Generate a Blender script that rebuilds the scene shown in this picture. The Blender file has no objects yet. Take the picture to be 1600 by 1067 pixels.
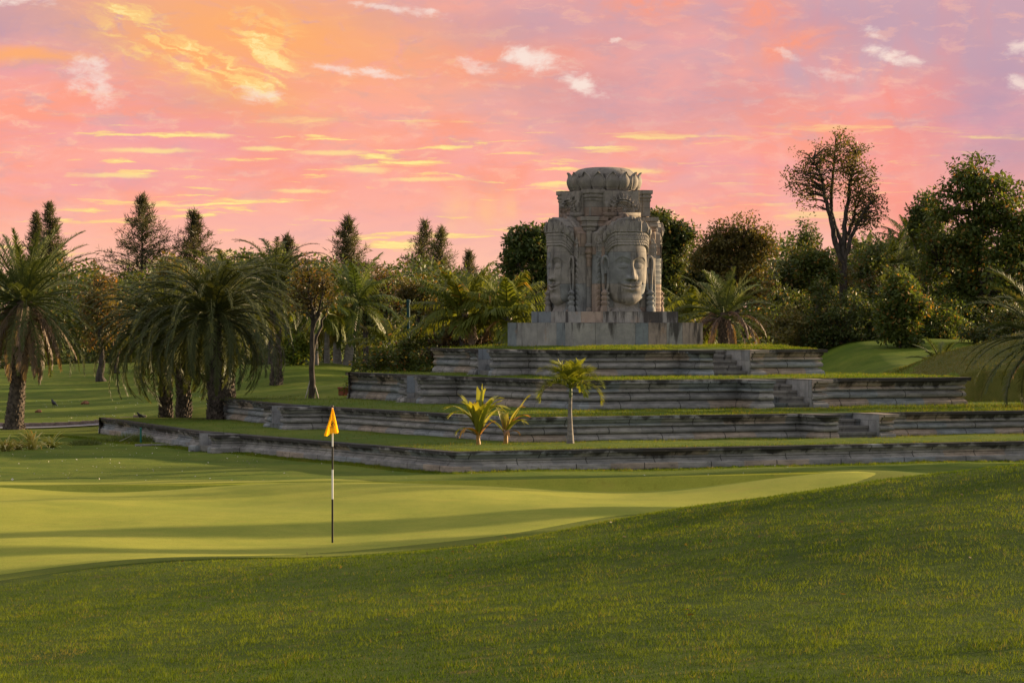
import bpy, math, random
import numpy as np
from mathutils import Vector, Matrix
R = math.radians
scene = bpy.context.scene
# ------------------------------------------------------------------ camera
EYE = 3.64
FPX = 5300.0                       # focal length in pixels of the 1600 px wide photograph
cam_d = bpy.data.cameras.new('camera')
cam = bpy.data.objects.new('camera', cam_d)
scene.collection.objects.link(cam)
cam.location = (0, 0, EYE)
cam.rotation_euler = (R(90), 0, 0)
cam_d.sensor_width = 36.0
cam_d.lens = 36.0 * FPX / 1600.0
cam_d.shift_y = -(533.5 - 503.0) / 1600.0
cam_d.clip_start = 0.5
cam_d.clip_end = 8000
scene.camera = cam
# ------------------------------------------------------------------ light
EXPO = 1.45
SUN_AZ, SUN_EL = 31.0, 9.2         # azimuth counted from +X towards +Y (sun low, right, beyond the scene)
sun_d = bpy.data.lights.new('sun', 'SUN')
sun_d.energy = 5.0
sun_d.angle = R(0.5)
sun_d.color = (1.0, 0.72, 0.42)
sun = bpy.data.objects.new('sun', sun_d)
scene.collection.objects.link(sun)
sdir = Vector((math.cos(R(SUN_AZ)) * math.cos(R(SUN_EL)), math.sin(R(SUN_AZ)) * math.cos(R(SUN_EL)), math.sin(R(SUN_EL))))
sun.rotation_euler = (-sdir).to_track_quat('-Z', 'Y').to_euler()
scene.view_settings.view_transform = 'Standard'
scene.view_settings.look = 'None'
scene.view_settings.exposure = EXPO
scene.view_settings.gamma = 1.0


def s2l(c):
    c = c / 255.0
    return c / 12.92 if c <= 0.04045 else ((c + 0.055) / 1.055) ** 2.4


def lin(r, g, b):
    return (s2l(r), s2l(g), s2l(b))


class NB:
    """tiny node builder"""
    def __init__(s, tree):
        s.t = tree
        s.n = tree.nodes
        s.l = tree.links

    def new(s, typ, **kw):
        n = s.n.new(typ)
        for k, v in kw.items():
            setattr(n, k, v)
        return n

    def put(s, sock, v):
        if hasattr(v, 'is_output'):
            s.l.new(v, sock)
        elif isinstance(v, (tuple, list)):
            if sock.type == 'RGBA' and len(v) == 3:
                v = (*v, 1.0)
            sock.default_value = v
        else:
            sock.default_value = v

    def m(s, op, a, b=None, c=None, clamp=False):
        n = s.new('ShaderNodeMath', operation=op, use_clamp=clamp)
        for i, v in enumerate((a, b, c)):
            if v is not None:
                s.put(n.inputs[i], v)
        return n.outputs[0]

    def add(s, a, b): return s.m('ADD', a, b)
    def sub(s, a, b): return s.m('SUBTRACT', a, b)
    def mul(s, a, b): return s.m('MULTIPLY', a, b)

    def vm(s, op, a, b=None):
        n = s.new('ShaderNodeVectorMath', operation=op)
        s.put(n.inputs[0], a)
        if b is not None:
            s.put(n.inputs[1], b)
        return n.outputs[0]

    def xyz(s, x, y, z=0.0):
        n = s.new('ShaderNodeCombineXYZ')
        for i, v in enumerate((x, y, z)):
            s.put(n.inputs[i], v)
        return n.outputs[0]

    def sep(s, v):
        n = s.new('ShaderNodeSeparateXYZ')
        s.put(n.inputs[0], v)
        return n.outputs

    def noise(s, vec, scale=1.0, detail=4.0, rough=0.55, dist=0.0, out=0):
        n = s.new('ShaderNodeTexNoise')
        s.put(n.inputs['Vector'], vec)
        n.inputs['Scale'].default_value = scale
        n.inputs['Detail'].default_value = detail
        n.inputs['Roughness'].default_value = rough
        n.inputs['Distortion'].default_value = dist
        return n.outputs[out]

    def mapr(s, v, a, b, c=0.0, d=1.0, smooth=True):
        n = s.new('ShaderNodeMapRange', interpolation_type='SMOOTHSTEP' if smooth else 'LINEAR')
        n.clamp = True
        s.put(n.inputs[0], v)
        for i, x in enumerate((a, b, c, d)):
            s.put(n.inputs[i + 1], x)
        return n.outputs[0]

    def mix(s, f, a, b, blend='MIX'):
        n = s.new('ShaderNodeMix', data_type='RGBA', blend_type=blend)
        n.clamp_factor = True
        s.put(n.inputs[0], f)
        s.put(n.inputs[6], a)
        s.put(n.inputs[7], b)
        return n.outputs[2]


# ------------------------------------------------------------------ sky
def make_world():
    w = bpy.data.worlds.new('World')
    scene.world = w
    w.use_nodes = True
    t = w.node_tree
    t.nodes.clear()
    b = NB(t)
    out = b.new('ShaderNodeOutputWorld')
    bg = b.new('ShaderNodeBackground')
    STR = 0.1
    bg.inputs[1].default_value = STR
    t.links.new(bg.outputs[0], out.inputs[0])
    sky = b.new('ShaderNodeTexSky', sky_type='NISHITA')
    sky.sun_disc = False
    sky.sun_elevation = R(SUN_EL)
    sky.sun_rotation = R(90 - SUN_AZ)
    k = 1.0 / STR / (2 ** EXPO)
    tc = b.new('ShaderNodeTexCoord')
    d = tc.outputs['Generated']
    dx, dy, dz = b.sep(d)
    az = b.m('ARCTAN2', dx, dy)
    A = b.mul(az, 5300.0)                       # hundredths of sky angle, to the right of north
    B = b.mul(b.m('ARCSINE', dz), 5300.0)
    P0 = b.xyz(A, B, 0)
    wv = b.noise(P0, 1 / 260.0, 4, 0.6, out=1)
    wv = b.vm('MULTIPLY', b.vm('SUBTRACT', wv, (0.5, 0.5, 0.5)), (150, 90, 0))
    P = b.vm('ADD', P0, wv)
    sc = lambda v, x, y: b.vm('MULTIPLY', v, (1 / x, 1 / y, 1))
    big = b.noise(sc(P, 520, 190), 1, 5, 0.55)
    mid = b.noise(b.vm('ADD', sc(P, 230, 95), (7.3, 2.1, 0)), 1, 6, 0.6)
    soft = b.noise(b.vm('ADD', sc(P, 700, 60), (1.3, 9.1, 0)), 1, 5, 0.55)
    pink, salmon, lav, peach = lin(254, 172, 158), lin(255, 162, 138), lin(204, 168, 180), lin(255, 200, 174)
    hi = b.mapr(B, 170, 520)                   # 0 low .. 1 high
    right = b.mapr(A, -300, 700)
    col = b.mix(b.mapr(mid, 0.42, 0.62), pink, salmon)
    col = b.mix(b.mapr(soft, 0.45, 0.7, 0, 0.6), col, lin(236, 160, 172))
    lw = b.mul(b.mapr(b.add(big, b.mul(b.add(b.mul(hi, 0.6), b.mul(right, 0.45)), 0.30)), 0.60, 0.80), 0.92)
    lw = b.mul(lw, b.mapr(B, 110, 240))
    col = b.mix(lw, col, lav)
    col = b.mix(b.mapr(B, 240, 50, 0, 0.85), col, peach)
    # soft vertical veils
    veil = b.noise(b.vm('ADD', sc(P, 110, 520), (3.3, 0, 4)), 1, 4, 0.5)
    col = b.mix(b.mul(b.mapr(veil, 0.5, 0.72, 0, 0.8), b.mapr(A, 150, 500)), col, lin(255, 152, 134))

    w2 = b.vm('SUBTRACT', b.noise(b.xyz(b.mul(A, 1 / 70.0), b.mul(B, 1 / 34.0), 2.0), 1, 6, 0.62, out=1), (0.5, 0.5, 0.5))
    w3 = b.vm('SUBTRACT', b.noise(b.xyz(b.mul(A, 1 / 24.0), b.mul(B, 1 / 11.0), 7.0), 1, 5, 0.65, out=1), (0.5, 0.5, 0.5))
    wx, wy, _ = b.sep(b.vm('ADD', b.vm('MULTIPLY', w2, (70, 30, 0)), b.vm('MULTIPLY', w3, (26, 11, 0))))
    Aw, Bw = b.add(A, wx), b.add(B, wy)
    tx_, ty_, _ = b.sep(b.vm('ADD', b.vm('MULTIPLY', w2, (60, 9, 0)), b.vm('MULTIPLY', w3, (30, 5, 0))))
    At, Bt = b.add(A, tx_), b.add(B, ty_)

    def blob(cx, cy, rx, ry, rot=0.0, thin=False):
        x = b.sub(At if thin else Aw, cx - 800.0)
        y = b.sub(Bt if thin else Bw, 503.0 - cy)
        c, s_ = math.cos(R(rot)), math.sin(R(rot))
        xr = b.m('DIVIDE', b.add(b.mul(x, c), b.mul(y, s_)), rx)
        yr = b.m('DIVIDE', b.sub(b.mul(y, c), b.mul(x, s_)), ry)
        q = b.add(b.mul(xr, xr), b.mul(yr, yr))
        return b.m('POWER', 2.718, b.mul(q, -1.0))
    # broken small cloud: lighter and greyer flecks through the whole layer, strongest high up
    fl1 = b.noise(b.vm('ADD', b.xyz(b.mul(Aw, 1 / 95.0), b.mul(Bw, 1 / 30.0), 0), (17, 3, 1)), 1, 7, 0.62)
    fl2 = b.noise(b.vm('ADD', b.xyz(b.mul(Aw, 1 / 60.0), b.mul(Bw, 1 / 20.0), 0), (5, 23, 4)), 1, 7, 0.62)
    hi2 = b.mapr(B, 90, 420, 0.30, 1.0)
    col = b.mix(b.mul(b.mapr(fl1, 0.50, 0.68, 0, 0.75), hi2), col, lin(216, 168, 170))
    col = b.mix(b.mul(b.mapr(fl2, 0.50, 0.66, 0, 0.62), hi2), col, lin(255, 190, 170))
    col = b.mix(b.mul(b.mapr(fl2, 0.58, 0.70, 0, 0.5), b.mul(hi2, b.mapr(A, 500, -300, 0.25, 1))), col, lin(255, 206, 158))
    # purple grey cloud bases, corners
    for (x, y, rx, ry, f) in ((60, 45, 170, 55, 0.85), (640, 45, 330, 40, 0.6), (1000, 150, 220, 60, 0.6), (1560, 190, 110, 160, 0.8), (1250, 40, 300, 40, 0.55), (330, 150, 110, 30, 0.45)):
        g = b.mul(blob(x, y, rx, ry), b.mapr(mid, 0.3, 0.55, 0.45, 1.0))
        col = b.mix(b.mul(g, f), col, lin(186, 154, 176))
    # glowing orange billow, upper left
    fine = b.noise(b.vm('ADD', sc(P, 70, 34), (2, 5, 0)), 1, 7, 0.62, 0.8)
    dg = b.xyz(b.mul(b.add(b.mul(Aw, 0.94), b.mul(Bw, -0.34)), 1 / 90.0), b.mul(b.add(b.mul(Aw, 0.34), b.mul(Bw, 0.94)), 1 / 20.0), 3.0)
    diag = b.noise(dg, 1, 7, 0.6, 0.5)
    g1 = b.m('MAXIMUM', blob(400, 50, 320, 85, -8), blob(310, 95, 230, 60, -22))
    g1 = b.m('MAXIMUM', g1, b.mul(blob(40, 92, 150, 12), 0.9))
    col = b.mix(b.mul(g1, b.mapr(fine, 0.25, 0.5, 0.35, 1.0)), col, lin(255, 176, 112))
    g2 = b.m('MAXIMUM', blob(320, 100, 170, 34, -20), blob(225, 55, 90, 46, -40))
    g2 = b.m('MAXIMUM', g2, blob(410, 80, 70, 56, -60))
    col = b.mix(b.mul(b.mapr(b.mul(g2, b.mapr(diag, 0.40, 0.62)), 0.08, 0.8), 0.85), col, lin(255, 212, 132))
    col = b.mix(b.mul(b.mapr(b.mul(g2, b.mapr(diag, 0.53, 0.66)), 0.2, 0.8), 0.9), col, lin(255, 230, 158))
    for (x, y, rx, ry, ro) in ((1010, 10, 90, 30, 0), (1190, 20, 45, 45, 70), (1240, 75, 70, 18, 20)):
        col = b.mix(b.mul(blob(x, y, rx, ry, ro), b.mapr(fine, 0.3, 0.6, 0.3, 0.9)), col, lin(255, 158, 128))
    # thin yellow streaks
    st = b.noise(b.vm('ADD', sc(b.xyz(At, Bt, 0), 130, 10.5), (11.0, 3.7, 0)), 1, 5, 0.55, 0.35)
    st2 = b.noise(b.vm('ADD', sc(P0, 330, 30), (4.0, 8.7, 0)), 1, 3, 0.5)
    band = b.mul(b.mapr(B, 330, 285), b.mapr(B, 60, 130, 0.45, 1))
    lft = b.mapr(A, 420, -220, 0.35, 1.0)
    sm = b.mul(b.mapr(b.add(st, b.mul(b.sub(st2, 0.5), 0.55)), 0.575, 0.66), b.mul(band, lft))
    col = b.mix(b.mul(sm, 0.85), col, lin(255, 214, 138))
    sm2 = b.mul(b.mapr(b.add(st, b.mul(b.sub(st2, 0.5), 0.6)), 0.65, 0.73), b.mul(band, lft))
    col = b.mix(sm2, col, lin(255, 234, 150))
    for (x, y, rx, ry) in ((240, 237, 95, 4.5), (410, 233, 50, 5), (515, 239, 75, 4.5), (660, 281, 75, 4.5), (575, 266, 60, 6), (180, 276, 80, 5), (250, 322, 55, 4), (345, 214, 40, 5), (470, 300, 60, 4), (990, 268, 60, 6), (860, 290, 40, 6)):
        g = blob(x, y, rx, ry * 1.15, 0, True)
        col = b.mix(b.mul(b.mapr(b.add(g, b.mul(b.sub(fine, 0.5), 0.9)), 0.3, 1.05), 0.82), col, lin(255, 224, 150))
    # wispy yellow fall streaks right of centre
    g = b.mul(blob(760, 330, 70, 30, 0), b.mapr(veil, 0.4, 0.65))
    col = b.mix(b.mul(g, 0.8), col, lin(255, 205, 140))
    # white puffs
    pn = b.noise(b.vm('ADD', sc(P, 46, 24), (5, 1, 0)), 1, 7, 0.66)
    for (x, y, rx, ry, ro, f) in ((835, 97, 66, 24, -18, 1), (905, 132, 42, 15, -22, 1), (1396, 92, 46, 13, -16, 1), (1360, 52, 30, 10, -20, .7), (1590, 80, 30, 18, 0, .8), (1590, 138, 26, 18, 0, .8), (140, 118, 38, 34, 20, .8), (160, 155, 28, 24, 0, .6), (560, 112, 84, 10, -5, .85), (405, 150, 44, 20, 0, .7), (665, 20, 40, 10, -8, .8), (1230, 85, 34, 9, -20, .5), (30, 4, 70, 12, 0, .8), (600, 14, 60, 7, -10, .7), (745, 105, 44, 9, -16, .6), (1290, 120, 60, 9, -12, .45), (970, 68, 14, 6, 0, .8)):
        g = blob(x, y, rx, ry, ro)
        f1 = b.mapr(b.add(g, b.mul(b.sub(pn, 0.5), 2.6)), 0.30, 1.25)
        f1 = b.mul(f1, b.mapr(g, 0.04, 0.30))
        col = b.mix(b.mul(f1, f), col, lin(250, 226, 214))
    clouds = b.vm('MULTIPLY', col, (k, k, k))
    # the rest of the dome: cool dusk sky with some pink, over the Nishita sky
    dome = b.noise(d, 2.2, 5, 0.55)
    dusk = b.mix(b.mapr(dome, 0.42, 0.62), (0.178, 0.186, 0.215), (0.255, 0.235, 0.235))
    dusk = b.vm('MULTIPLY', dusk, (1 / STR * AMB, 1 / STR * AMB, 1 / STR * AMB))
    nish = b.vm('MULTIPLY', sky.outputs[0], (0.35, 0.35, 0.35))
    rest = b.mix(0.22, dusk, nish)
    front = b.mul(b.mapr(B, 2300, 700), b.mapr(b.m('ABSOLUTE', az), 1.5, 0.5))
    fin = b.mix(front, rest, clouds)
    t.links.new(fin, bg.inputs[0])


AMB = 1.30
make_world()


# ------------------------------------------------------------------ helpers
rng = np.random.default_rng(7)


def link(o, parent=None):
    scene.collection.objects.link(o)
    if parent is not None:
        o.parent = parent
    return o


def empty(name, loc, label, cat, group=None, rot=0.0):
    o = bpy.data.objects.new(name, None)
    o.empty_display_size = 0.3
    o.location = loc
    o.rotation_euler = (0, 0, rot)
    tag(o, label, cat, group, 'thing')
    return link(o)


def tag(o, label=None, cat=None, group=None, kind=None):
    if label:
        o['label'] = label
    if cat:
        o['category'] = cat
    if group:
        o['group'] = group
    if kind:
        o['kind'] = kind
    return o


def setlabel(o, label):
    o['label'] = label


class G:
    """collects vertices and faces for ONE mesh object"""
    def __init__(s):
        s.v = []
        s.f = {3: [], 4: []}
        s.r = []
        s.uv = []
        s.n = 0

    def add(s, V, F, r=0.5, uv=None):
        V = np.asarray(V, float).reshape(-1, 3)
        for ff in (F if isinstance(F, (list, tuple)) and len(F) and isinstance(F[0], np.ndarray) and F[0].ndim == 2 else [F]):
            ff = np.asarray(ff, int)
            if ff.size:
                s.f[ff.shape[1]].append(ff + s.n)
        s.v.append(V)
        s.r.append(np.broadcast_to(np.asarray(r, float), (len(V),)) if np.ndim(r) == 0 else np.asarray(r, float))
        s.uv.append(np.zeros((len(V), 2)) if uv is None else np.asarray(uv, float).reshape(-1, 2))
        s.n += len(V)
        return s

    def box(s, lo, hi, r=0.5):
        x0, y0, z0 = lo
        x1, y1, z1 = hi
        V = [(x0, y0, z0), (x1, y0, z0), (x1, y1, z0), (x0, y1, z0), (x0, y0, z1), (x1, y0, z1), (x1, y1, z1), (x0, y1, z1)]
        F = np.array([(0, 3, 2, 1), (4, 5, 6, 7), (0, 1, 5, 4), (1, 2, 6, 5), (2, 3, 7, 6), (3, 0, 4, 7)])
        return s.add(V, F, r)

    def grid(s, P, r=0.5, closed=False, uv=None, flip=False):
        P = np.asarray(P, float)
        a, b_ = P.shape[:2]
        idx = np.arange(a * b_).reshape(a, b_)
        if closed:
            idx = np.concatenate([idx, idx[:, :1]], 1)
        q = np.stack([idx[:-1, :-1], idx[:-1, 1:], idx[1:, 1:], idx[1:, :-1]], -1).reshape(-1, 4)
        if flip:
            q = q[:, ::-1]
        return s.add(P.reshape(-1, 3), q, r, uv)

    def tube(s, pts, rad, sides=8, r=0.5, cap=True):
        pts = np.asarray(pts, float)
        n = len(pts)
        rad = np.broadcast_to(np.asarray(rad, float), (n,))
        tan = np.gradient(pts, axis=0)
        tan /= np.linalg.norm(tan, axis=1, keepdims=True) + 1e-9
        ref = np.tile(np.array([0.0, 0, 1.0]), (n, 1))
        ref[np.abs(tan[:, 2]) > 0.9] = (1.0, 0, 0)
        if np.any(np.abs(tan[:, 2]) > 0.9):
            ref[:] = (0.83, 0.55, 0.1)
        u = np.cross(ref, tan)
        u /= np.linalg.norm(u, axis=1, keepdims=True) + 1e-9
        w = np.cross(tan, u)
        a = np.arange(sides) * 2 * np.pi / sides
        P = pts[:, None] + rad[:, None, None] * (np.cos(a)[None, :, None] * u[:, None] + np.sin(a)[None, :, None] * w[:, None])
        base = s.n
        s.grid(P, r, closed=True)
        if cap:
            for k in (0, n - 1):
                c = np.vstack([P[k], pts[k][None]])
                f = np.array([(i, (i + 1) % sides, sides) for i in range(sides)])
                s.add(c, f, r)
        return s

    def lathe(s, prof, sides=24, c=(0, 0, 0), r=0.5):
        prof = np.asarray(prof, float)
        a = np.arange(sides) * 2 * np.pi / sides
        P = np.stack([c[0] + prof[:, :1] * np.cos(a), c[1] + prof[:, :1] * np.sin(a), c[2] + np.repeat(prof[:, 1:2], sides, 1)], -1)
        return s.grid(P, r, closed=True)

    def build(s, name, mat, parent=None, smooth=False, uv=False, rnd=False):
        me = bpy.data.meshes.new(name)
        V = np.concatenate(s.v)
        loops, tot = [], []
        for k in (3, 4):
            if s.f[k]:
                f = np.concatenate(s.f[k])
                loops.append(f.ravel())
                tot.append(np.full(len(f), k))
        loops = np.concatenate(loops)
        tot = np.concatenate(tot)
        me.vertices.add(len(V))
        me.vertices.foreach_set('co', V.ravel())
        me.loops.add(len(loops))
        me.loops.foreach_set('vertex_index', loops.astype(np.int32))
        me.polygons.add(len(tot))
        st = np.concatenate([[0], np.cumsum(tot)[:-1]])
        me.polygons.foreach_set('loop_start', st.astype(np.int32))
        me.polygons.foreach_set('loop_total', tot.astype(np.int32))
        me.polygons.foreach_set('use_smooth', np.full(len(tot), bool(smooth)))
        if uv:
            U = np.concatenate(s.uv)[loops]
            l = me.uv_layers.new(name='UVMap')
            l.data.foreach_set('uv', U.ravel())
        if rnd:
            at = me.attributes.new('rnd', 'FLOAT', 'POINT')
            at.data.foreach_set('value', np.concatenate(s.r).astype(np.float32))
        me.update(calc_edges=True)
        me.validate()
        if mat is not None:
            me.materials.append(mat)
        o = bpy.data.objects.new(name, me)
        return link(o, parent)


def copy_tree(o, parent=None):
    c = o.copy()
    link(c, parent)
    for ch in list(o.children):
        copy_tree(ch, c)
    return c


def at(px, py, Y):
    """the point of the place seen at this direction, Y metres away"""
    return ((px - 800) / FPX * Y, Y, EYE - (py - 503) / FPX * Y)


TH = R(26.2)
CU, SU = math.cos(TH), math.sin(TH)


def uvw(u, v, z=0.0):
    """terrace coordinates (u along the right hand walls, v along the left hand ones) to world"""
    return (u * CU - v * SU, u * SU + v * CU, z)


def xy2uv(X, Y):
    return X * CU + Y * SU, -X * SU + Y * CU


def nrm(v):
    return v / (np.linalg.norm(v, axis=-1, keepdims=True) + 1e-9)


# ------------------------------------------------------------------ materials
def mat(name):
    m = bpy.data.materials.new(name)
    m.use_nodes = True
    t = m.node_tree
    b = NB(t)
    p = t.nodes['Principled BSDF']
    p.inputs['Roughness'].default_value = 0.85
    p.inputs['Specular IOR Level'].default_value = 0.25
    return m, b, p


def attr(b, n='rnd'):
    a = b.new('ShaderNodeAttribute')
    a.attribute_name = n
    return a.outputs['Fac']


def bump(b, p, h, dist=0.02, st=0.6):
    n = b.new('ShaderNodeBump')
    n.inputs['Strength'].default_value = st
    n.inputs['Distance'].default_value = dist
    b.put(n.inputs['Height'], h)
    b.l.new(n.outputs[0], p.inputs['Normal'])


def m_plain(name, col, rough=0.7, var=0.25, scale=6.0):
    m, b, p = mat(name)
    tc = b.new('ShaderNodeTexCoord').outputs['Object']
    n = b.noise(tc, scale, 5, 0.6)
    c2 = tuple(x * (1 - var) for x in col)
    b.put(p.inputs['Base Color'], b.mix(b.mapr(n, 0.35, 0.65), c2, tuple(min(1, x * (1 + var)) for x in col)))
    p.inputs['Roughness'].default_value = rough
    return m


def m_leaf(name, c1, c2, c3=None, f3=0.1, trans=0.35, rough=0.55, spec=0.3):
    """leaf colours vary from leaf to leaf (rnd); light passes partly through"""
    m, b, p = mat(name)
    r = attr(b)
    oi = b.new('ShaderNodeObjectInfo').outputs['Random']
    col = b.mix(b.mapr(r, 0.0, 0.85, smooth=False), c1, c2)
    if c3:
        col = b.mix(b.m('GREATER_THAN', r, 1 - f3), col, c3)
    v = b.new('ShaderNodeHueSaturation')
    b.put(v.inputs['Value'], b.mapr(oi, 0, 1, 0.8, 1.2, False))
    b.put(v.inputs['Hue'], b.mapr(oi, 0, 1, 0.49, 0.51, False))
    b.put(v.inputs['Color'], col)
    col = v.outputs[0]
    b.put(p.inputs['Base Color'], col)
    p.inputs['Roughness'].default_value = rough
    p.inputs['Specular IOR Level'].default_value = spec
    tr = b.new('ShaderNodeBsdfTranslucent')
    b.put(tr.inputs[0], b.vm('MULTIPLY', col, (1.25, 1.15, 0.5)))
    mx = b.new('ShaderNodeMixShader')
    mx.inputs[0].default_value = trans
    b.l.new(p.outputs[0], mx.inputs[1])
    b.l.new(tr.outputs[0], mx.inputs[2])
    b.l.new(mx.outputs[0], m.node_tree.nodes['Material Output'].inputs[0])
    return m


def m_bark(name, c1, c2, scale=9.0, stretch=0.35, bd=0.03):
    m, b, p = mat(name)
    tc = b.new('ShaderNodeTexCoord').outputs['Object']
    v = b.vm('MULTIPLY', tc, (1, 1, stretch))
    n = b.noise(v, scale, 6, 0.65)
    b.put(p.inputs['Base Color'], b.mix(b.mapr(n, 0.35, 0.68), c1, c2))
    bump(b, p, n, bd, 0.8)
    p.inputs['Roughness'].default_value = 0.9
    return m


def m_wall(name='weathered_sandstone', bias=0.0):
    """moulded sandstone courses: uv.x metres along the wall, uv.y 0 at the foot .. 1 at the coping"""
    m, b, p = mat(name)
    uv = b.new('ShaderNodeUVMap').outputs[0]
    obj = b.new('ShaderNodeTexCoord').outputs['Object']
    ux, uy, _ = b.sep(uv)
    row = b.m('FLOOR', b.mul(uy, 3.2))
    wn0 = b.new('ShaderNodeTexWhiteNoise', noise_dimensions='1D')
    b.put(wn0.inputs['W'], row)
    bx = b.add(b.m('DIVIDE', ux, 1.9), b.mul(wn0.outputs[0], 5.0))
    fx = b.m('FRACT', bx)
    wn = b.new('ShaderNodeTexWhiteNoise', noise_dimensions='2D')
    b.put(wn.inputs['Vector'], b.xyz(b.m('FLOOR', bx), row))
    rv = wn.outputs[0]
    ramp = b.mix(b.mapr(rv, 0.0, 0.8, smooth=False), (0.195, 0.192, 0.184), (0.33, 0.31, 0.28))
    ramp = b.mix(b.m('GREATER_THAN', rv, 0.84), ramp, (0.36, 0.29, 0.225))
    ramp = b.mix(b.m('LESS_THAN', rv, 0.14), ramp, (0.245, 0.262, 0.262))
    n1 = b.noise(b.vm('MULTIPLY', obj, (1.2, 1.2, 5)), 1.6, 6, 0.65)
    col = b.mix(b.mapr(n1, 0.3, 0.7), b.vm('MULTIPLY', ramp, (0.62, 0.63, 0.64)), b.vm('MULTIPLY', ramp, (1.18, 1.17, 1.15)))
    # black lichen, heaviest along the coping and running down
    drip = b.noise(b.xyz(b.mul(ux, 2.0), b.mul(uy, 0.9), 3.0), 1.0, 6, 0.62)
    patch = b.noise(b.xyz(b.mul(ux, 0.28), b.mul(uy, 0.3), 8.0), 1.0, 3, 0.5)
    lich = b.add(b.add(b.mul(b.sub(uy, 0.70), 0.9), drip), b.add(b.mul(b.sub(patch, 0.5), 1.0), bias))
    col = b.mix(b.mapr(lich, 0.57, 0.74, 0, 0.88), col, (0.020, 0.018, 0.015))
    fine = b.noise(obj, 9.0, 6, 0.7)
    col = b.mix(b.mapr(fine, 0.54, 0.72, 0, 0.6), col, (0.06, 0.056, 0.05))
    # darker in patches at the foot
    col = b.mix(b.mul(b.mapr(uy, 0.10, 0.0), b.mapr(drip, 0.4, 0.6)), col, (0.05, 0.05, 0.035))
    # open joints
    j = b.m('LESS_THAN', b.m('ABSOLUTE', b.sub(fx, 0.5)), 0.007)
    col = b.mix(b.mul(j, 0.9), col, (0.03, 0.028, 0.024))
    b.put(p.inputs['Base Color'], col)
    bump(b, p, b.sub(b.add(b.mul(fine, 0.4), b.mul(n1, 0.2)), b.mul(j, 0.8)), 0.014, 0.6)
    return m


def m_stone(name, block=(0.95, 0.8), tint=(1, 1, 1), stain=0.5, local=True, warm=True):
    """dressed stone blocks of slightly different sandstones"""
    m, b, p = mat(name)
    obj = b.new('ShaderNodeTexCoord').outputs['Object']
    x, y, z = b.sep(obj)
    row = b.m('FLOOR', b.m('DIVIDE', z, block[1]))
    h = b.add(b.mul(x, 1.0), b.mul(y, 0.93)) if local else b.add(x, 0.35)
    bx = b.add(b.m('DIVIDE', h, block[0]), b.mul(row, 0.37))
    wn = b.new('ShaderNodeTexWhiteNoise', noise_dimensions='3D')
    b.put(wn.inputs['Vector'], b.xyz(b.m('FLOOR', bx), row, 3.0))
    rv = wn.outputs[0]
    t = lambda c: tuple(a * q for a, q in zip(c, tint))
    ramp = b.mix(b.mapr(rv, 0.0, 0.75, smooth=False), t((0.238, 0.218, 0.192)), t((0.292, 0.262, 0.226)))
    if warm:
        ramp = b.mix(b.m('GREATER_THAN', rv, 0.80), ramp, t((0.30, 0.228, 0.178)))
    ramp = b.mix(b.m('LESS_THAN', rv, 0.16), ramp, t((0.208, 0.212, 0.204)))
    n1 = b.noise(obj, 2.6, 7, 0.65)
    col = b.mix(b.mapr(n1, 0.32, 0.7), b.vm('MULTIPLY', ramp, (0.70, 0.70, 0.71)), b.vm('MULTIPLY', ramp, (1.15, 1.14, 1.12)))
    drip = b.noise(b.vm('MULTIPLY', obj, (5, 5, 0.8)), 1.0, 6, 0.6)
    col = b.mix(b.mapr(drip, 0.54, 0.70, 0, stain), col, (0.03, 0.027, 0.024))
    rust = b.noise(b.vm('ADD', b.vm('MULTIPLY', obj, (1.5, 1.5, 0.9)), (3, 7, 1)), 1.3, 4, 0.6)
    if warm:
        col = b.mix(b.mapr(rust, 0.63, 0.75, 0, 0.5), col, (0.34, 0.20, 0.13))
    fine = b.noise(obj, 14.0, 6, 0.7)
    col = b.mix(b.mapr(fine, 0.55, 0.75, 0, 0.4), col, (0.07, 0.065, 0.058))
    fx = b.m('ABSOLUTE', b.sub(b.m('FRACT', bx), 0.5))
    fz = b.m('ABSOLUTE', b.sub(b.m('FRACT', b.m('DIVIDE', z, block[1])), 0.5))
    j = b.m('MAXIMUM', b.m('GREATER_THAN', fx, 0.5 - 0.006 / block[0]), b.m('GREATER_THAN', fz, 0.5 - 0.005 / block[1]))
    col = b.mix(b.mul(j, 0.55), col, (0.05, 0.045, 0.04))
    b.put(p.inputs['Base Color'], col)
    bump(b, p, b.sub(b.add(b.mul(fine, 0.45), b.mul(n1, 0.4)), b.mul(j, 0.5)), 0.018, 0.7)
    return m


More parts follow.
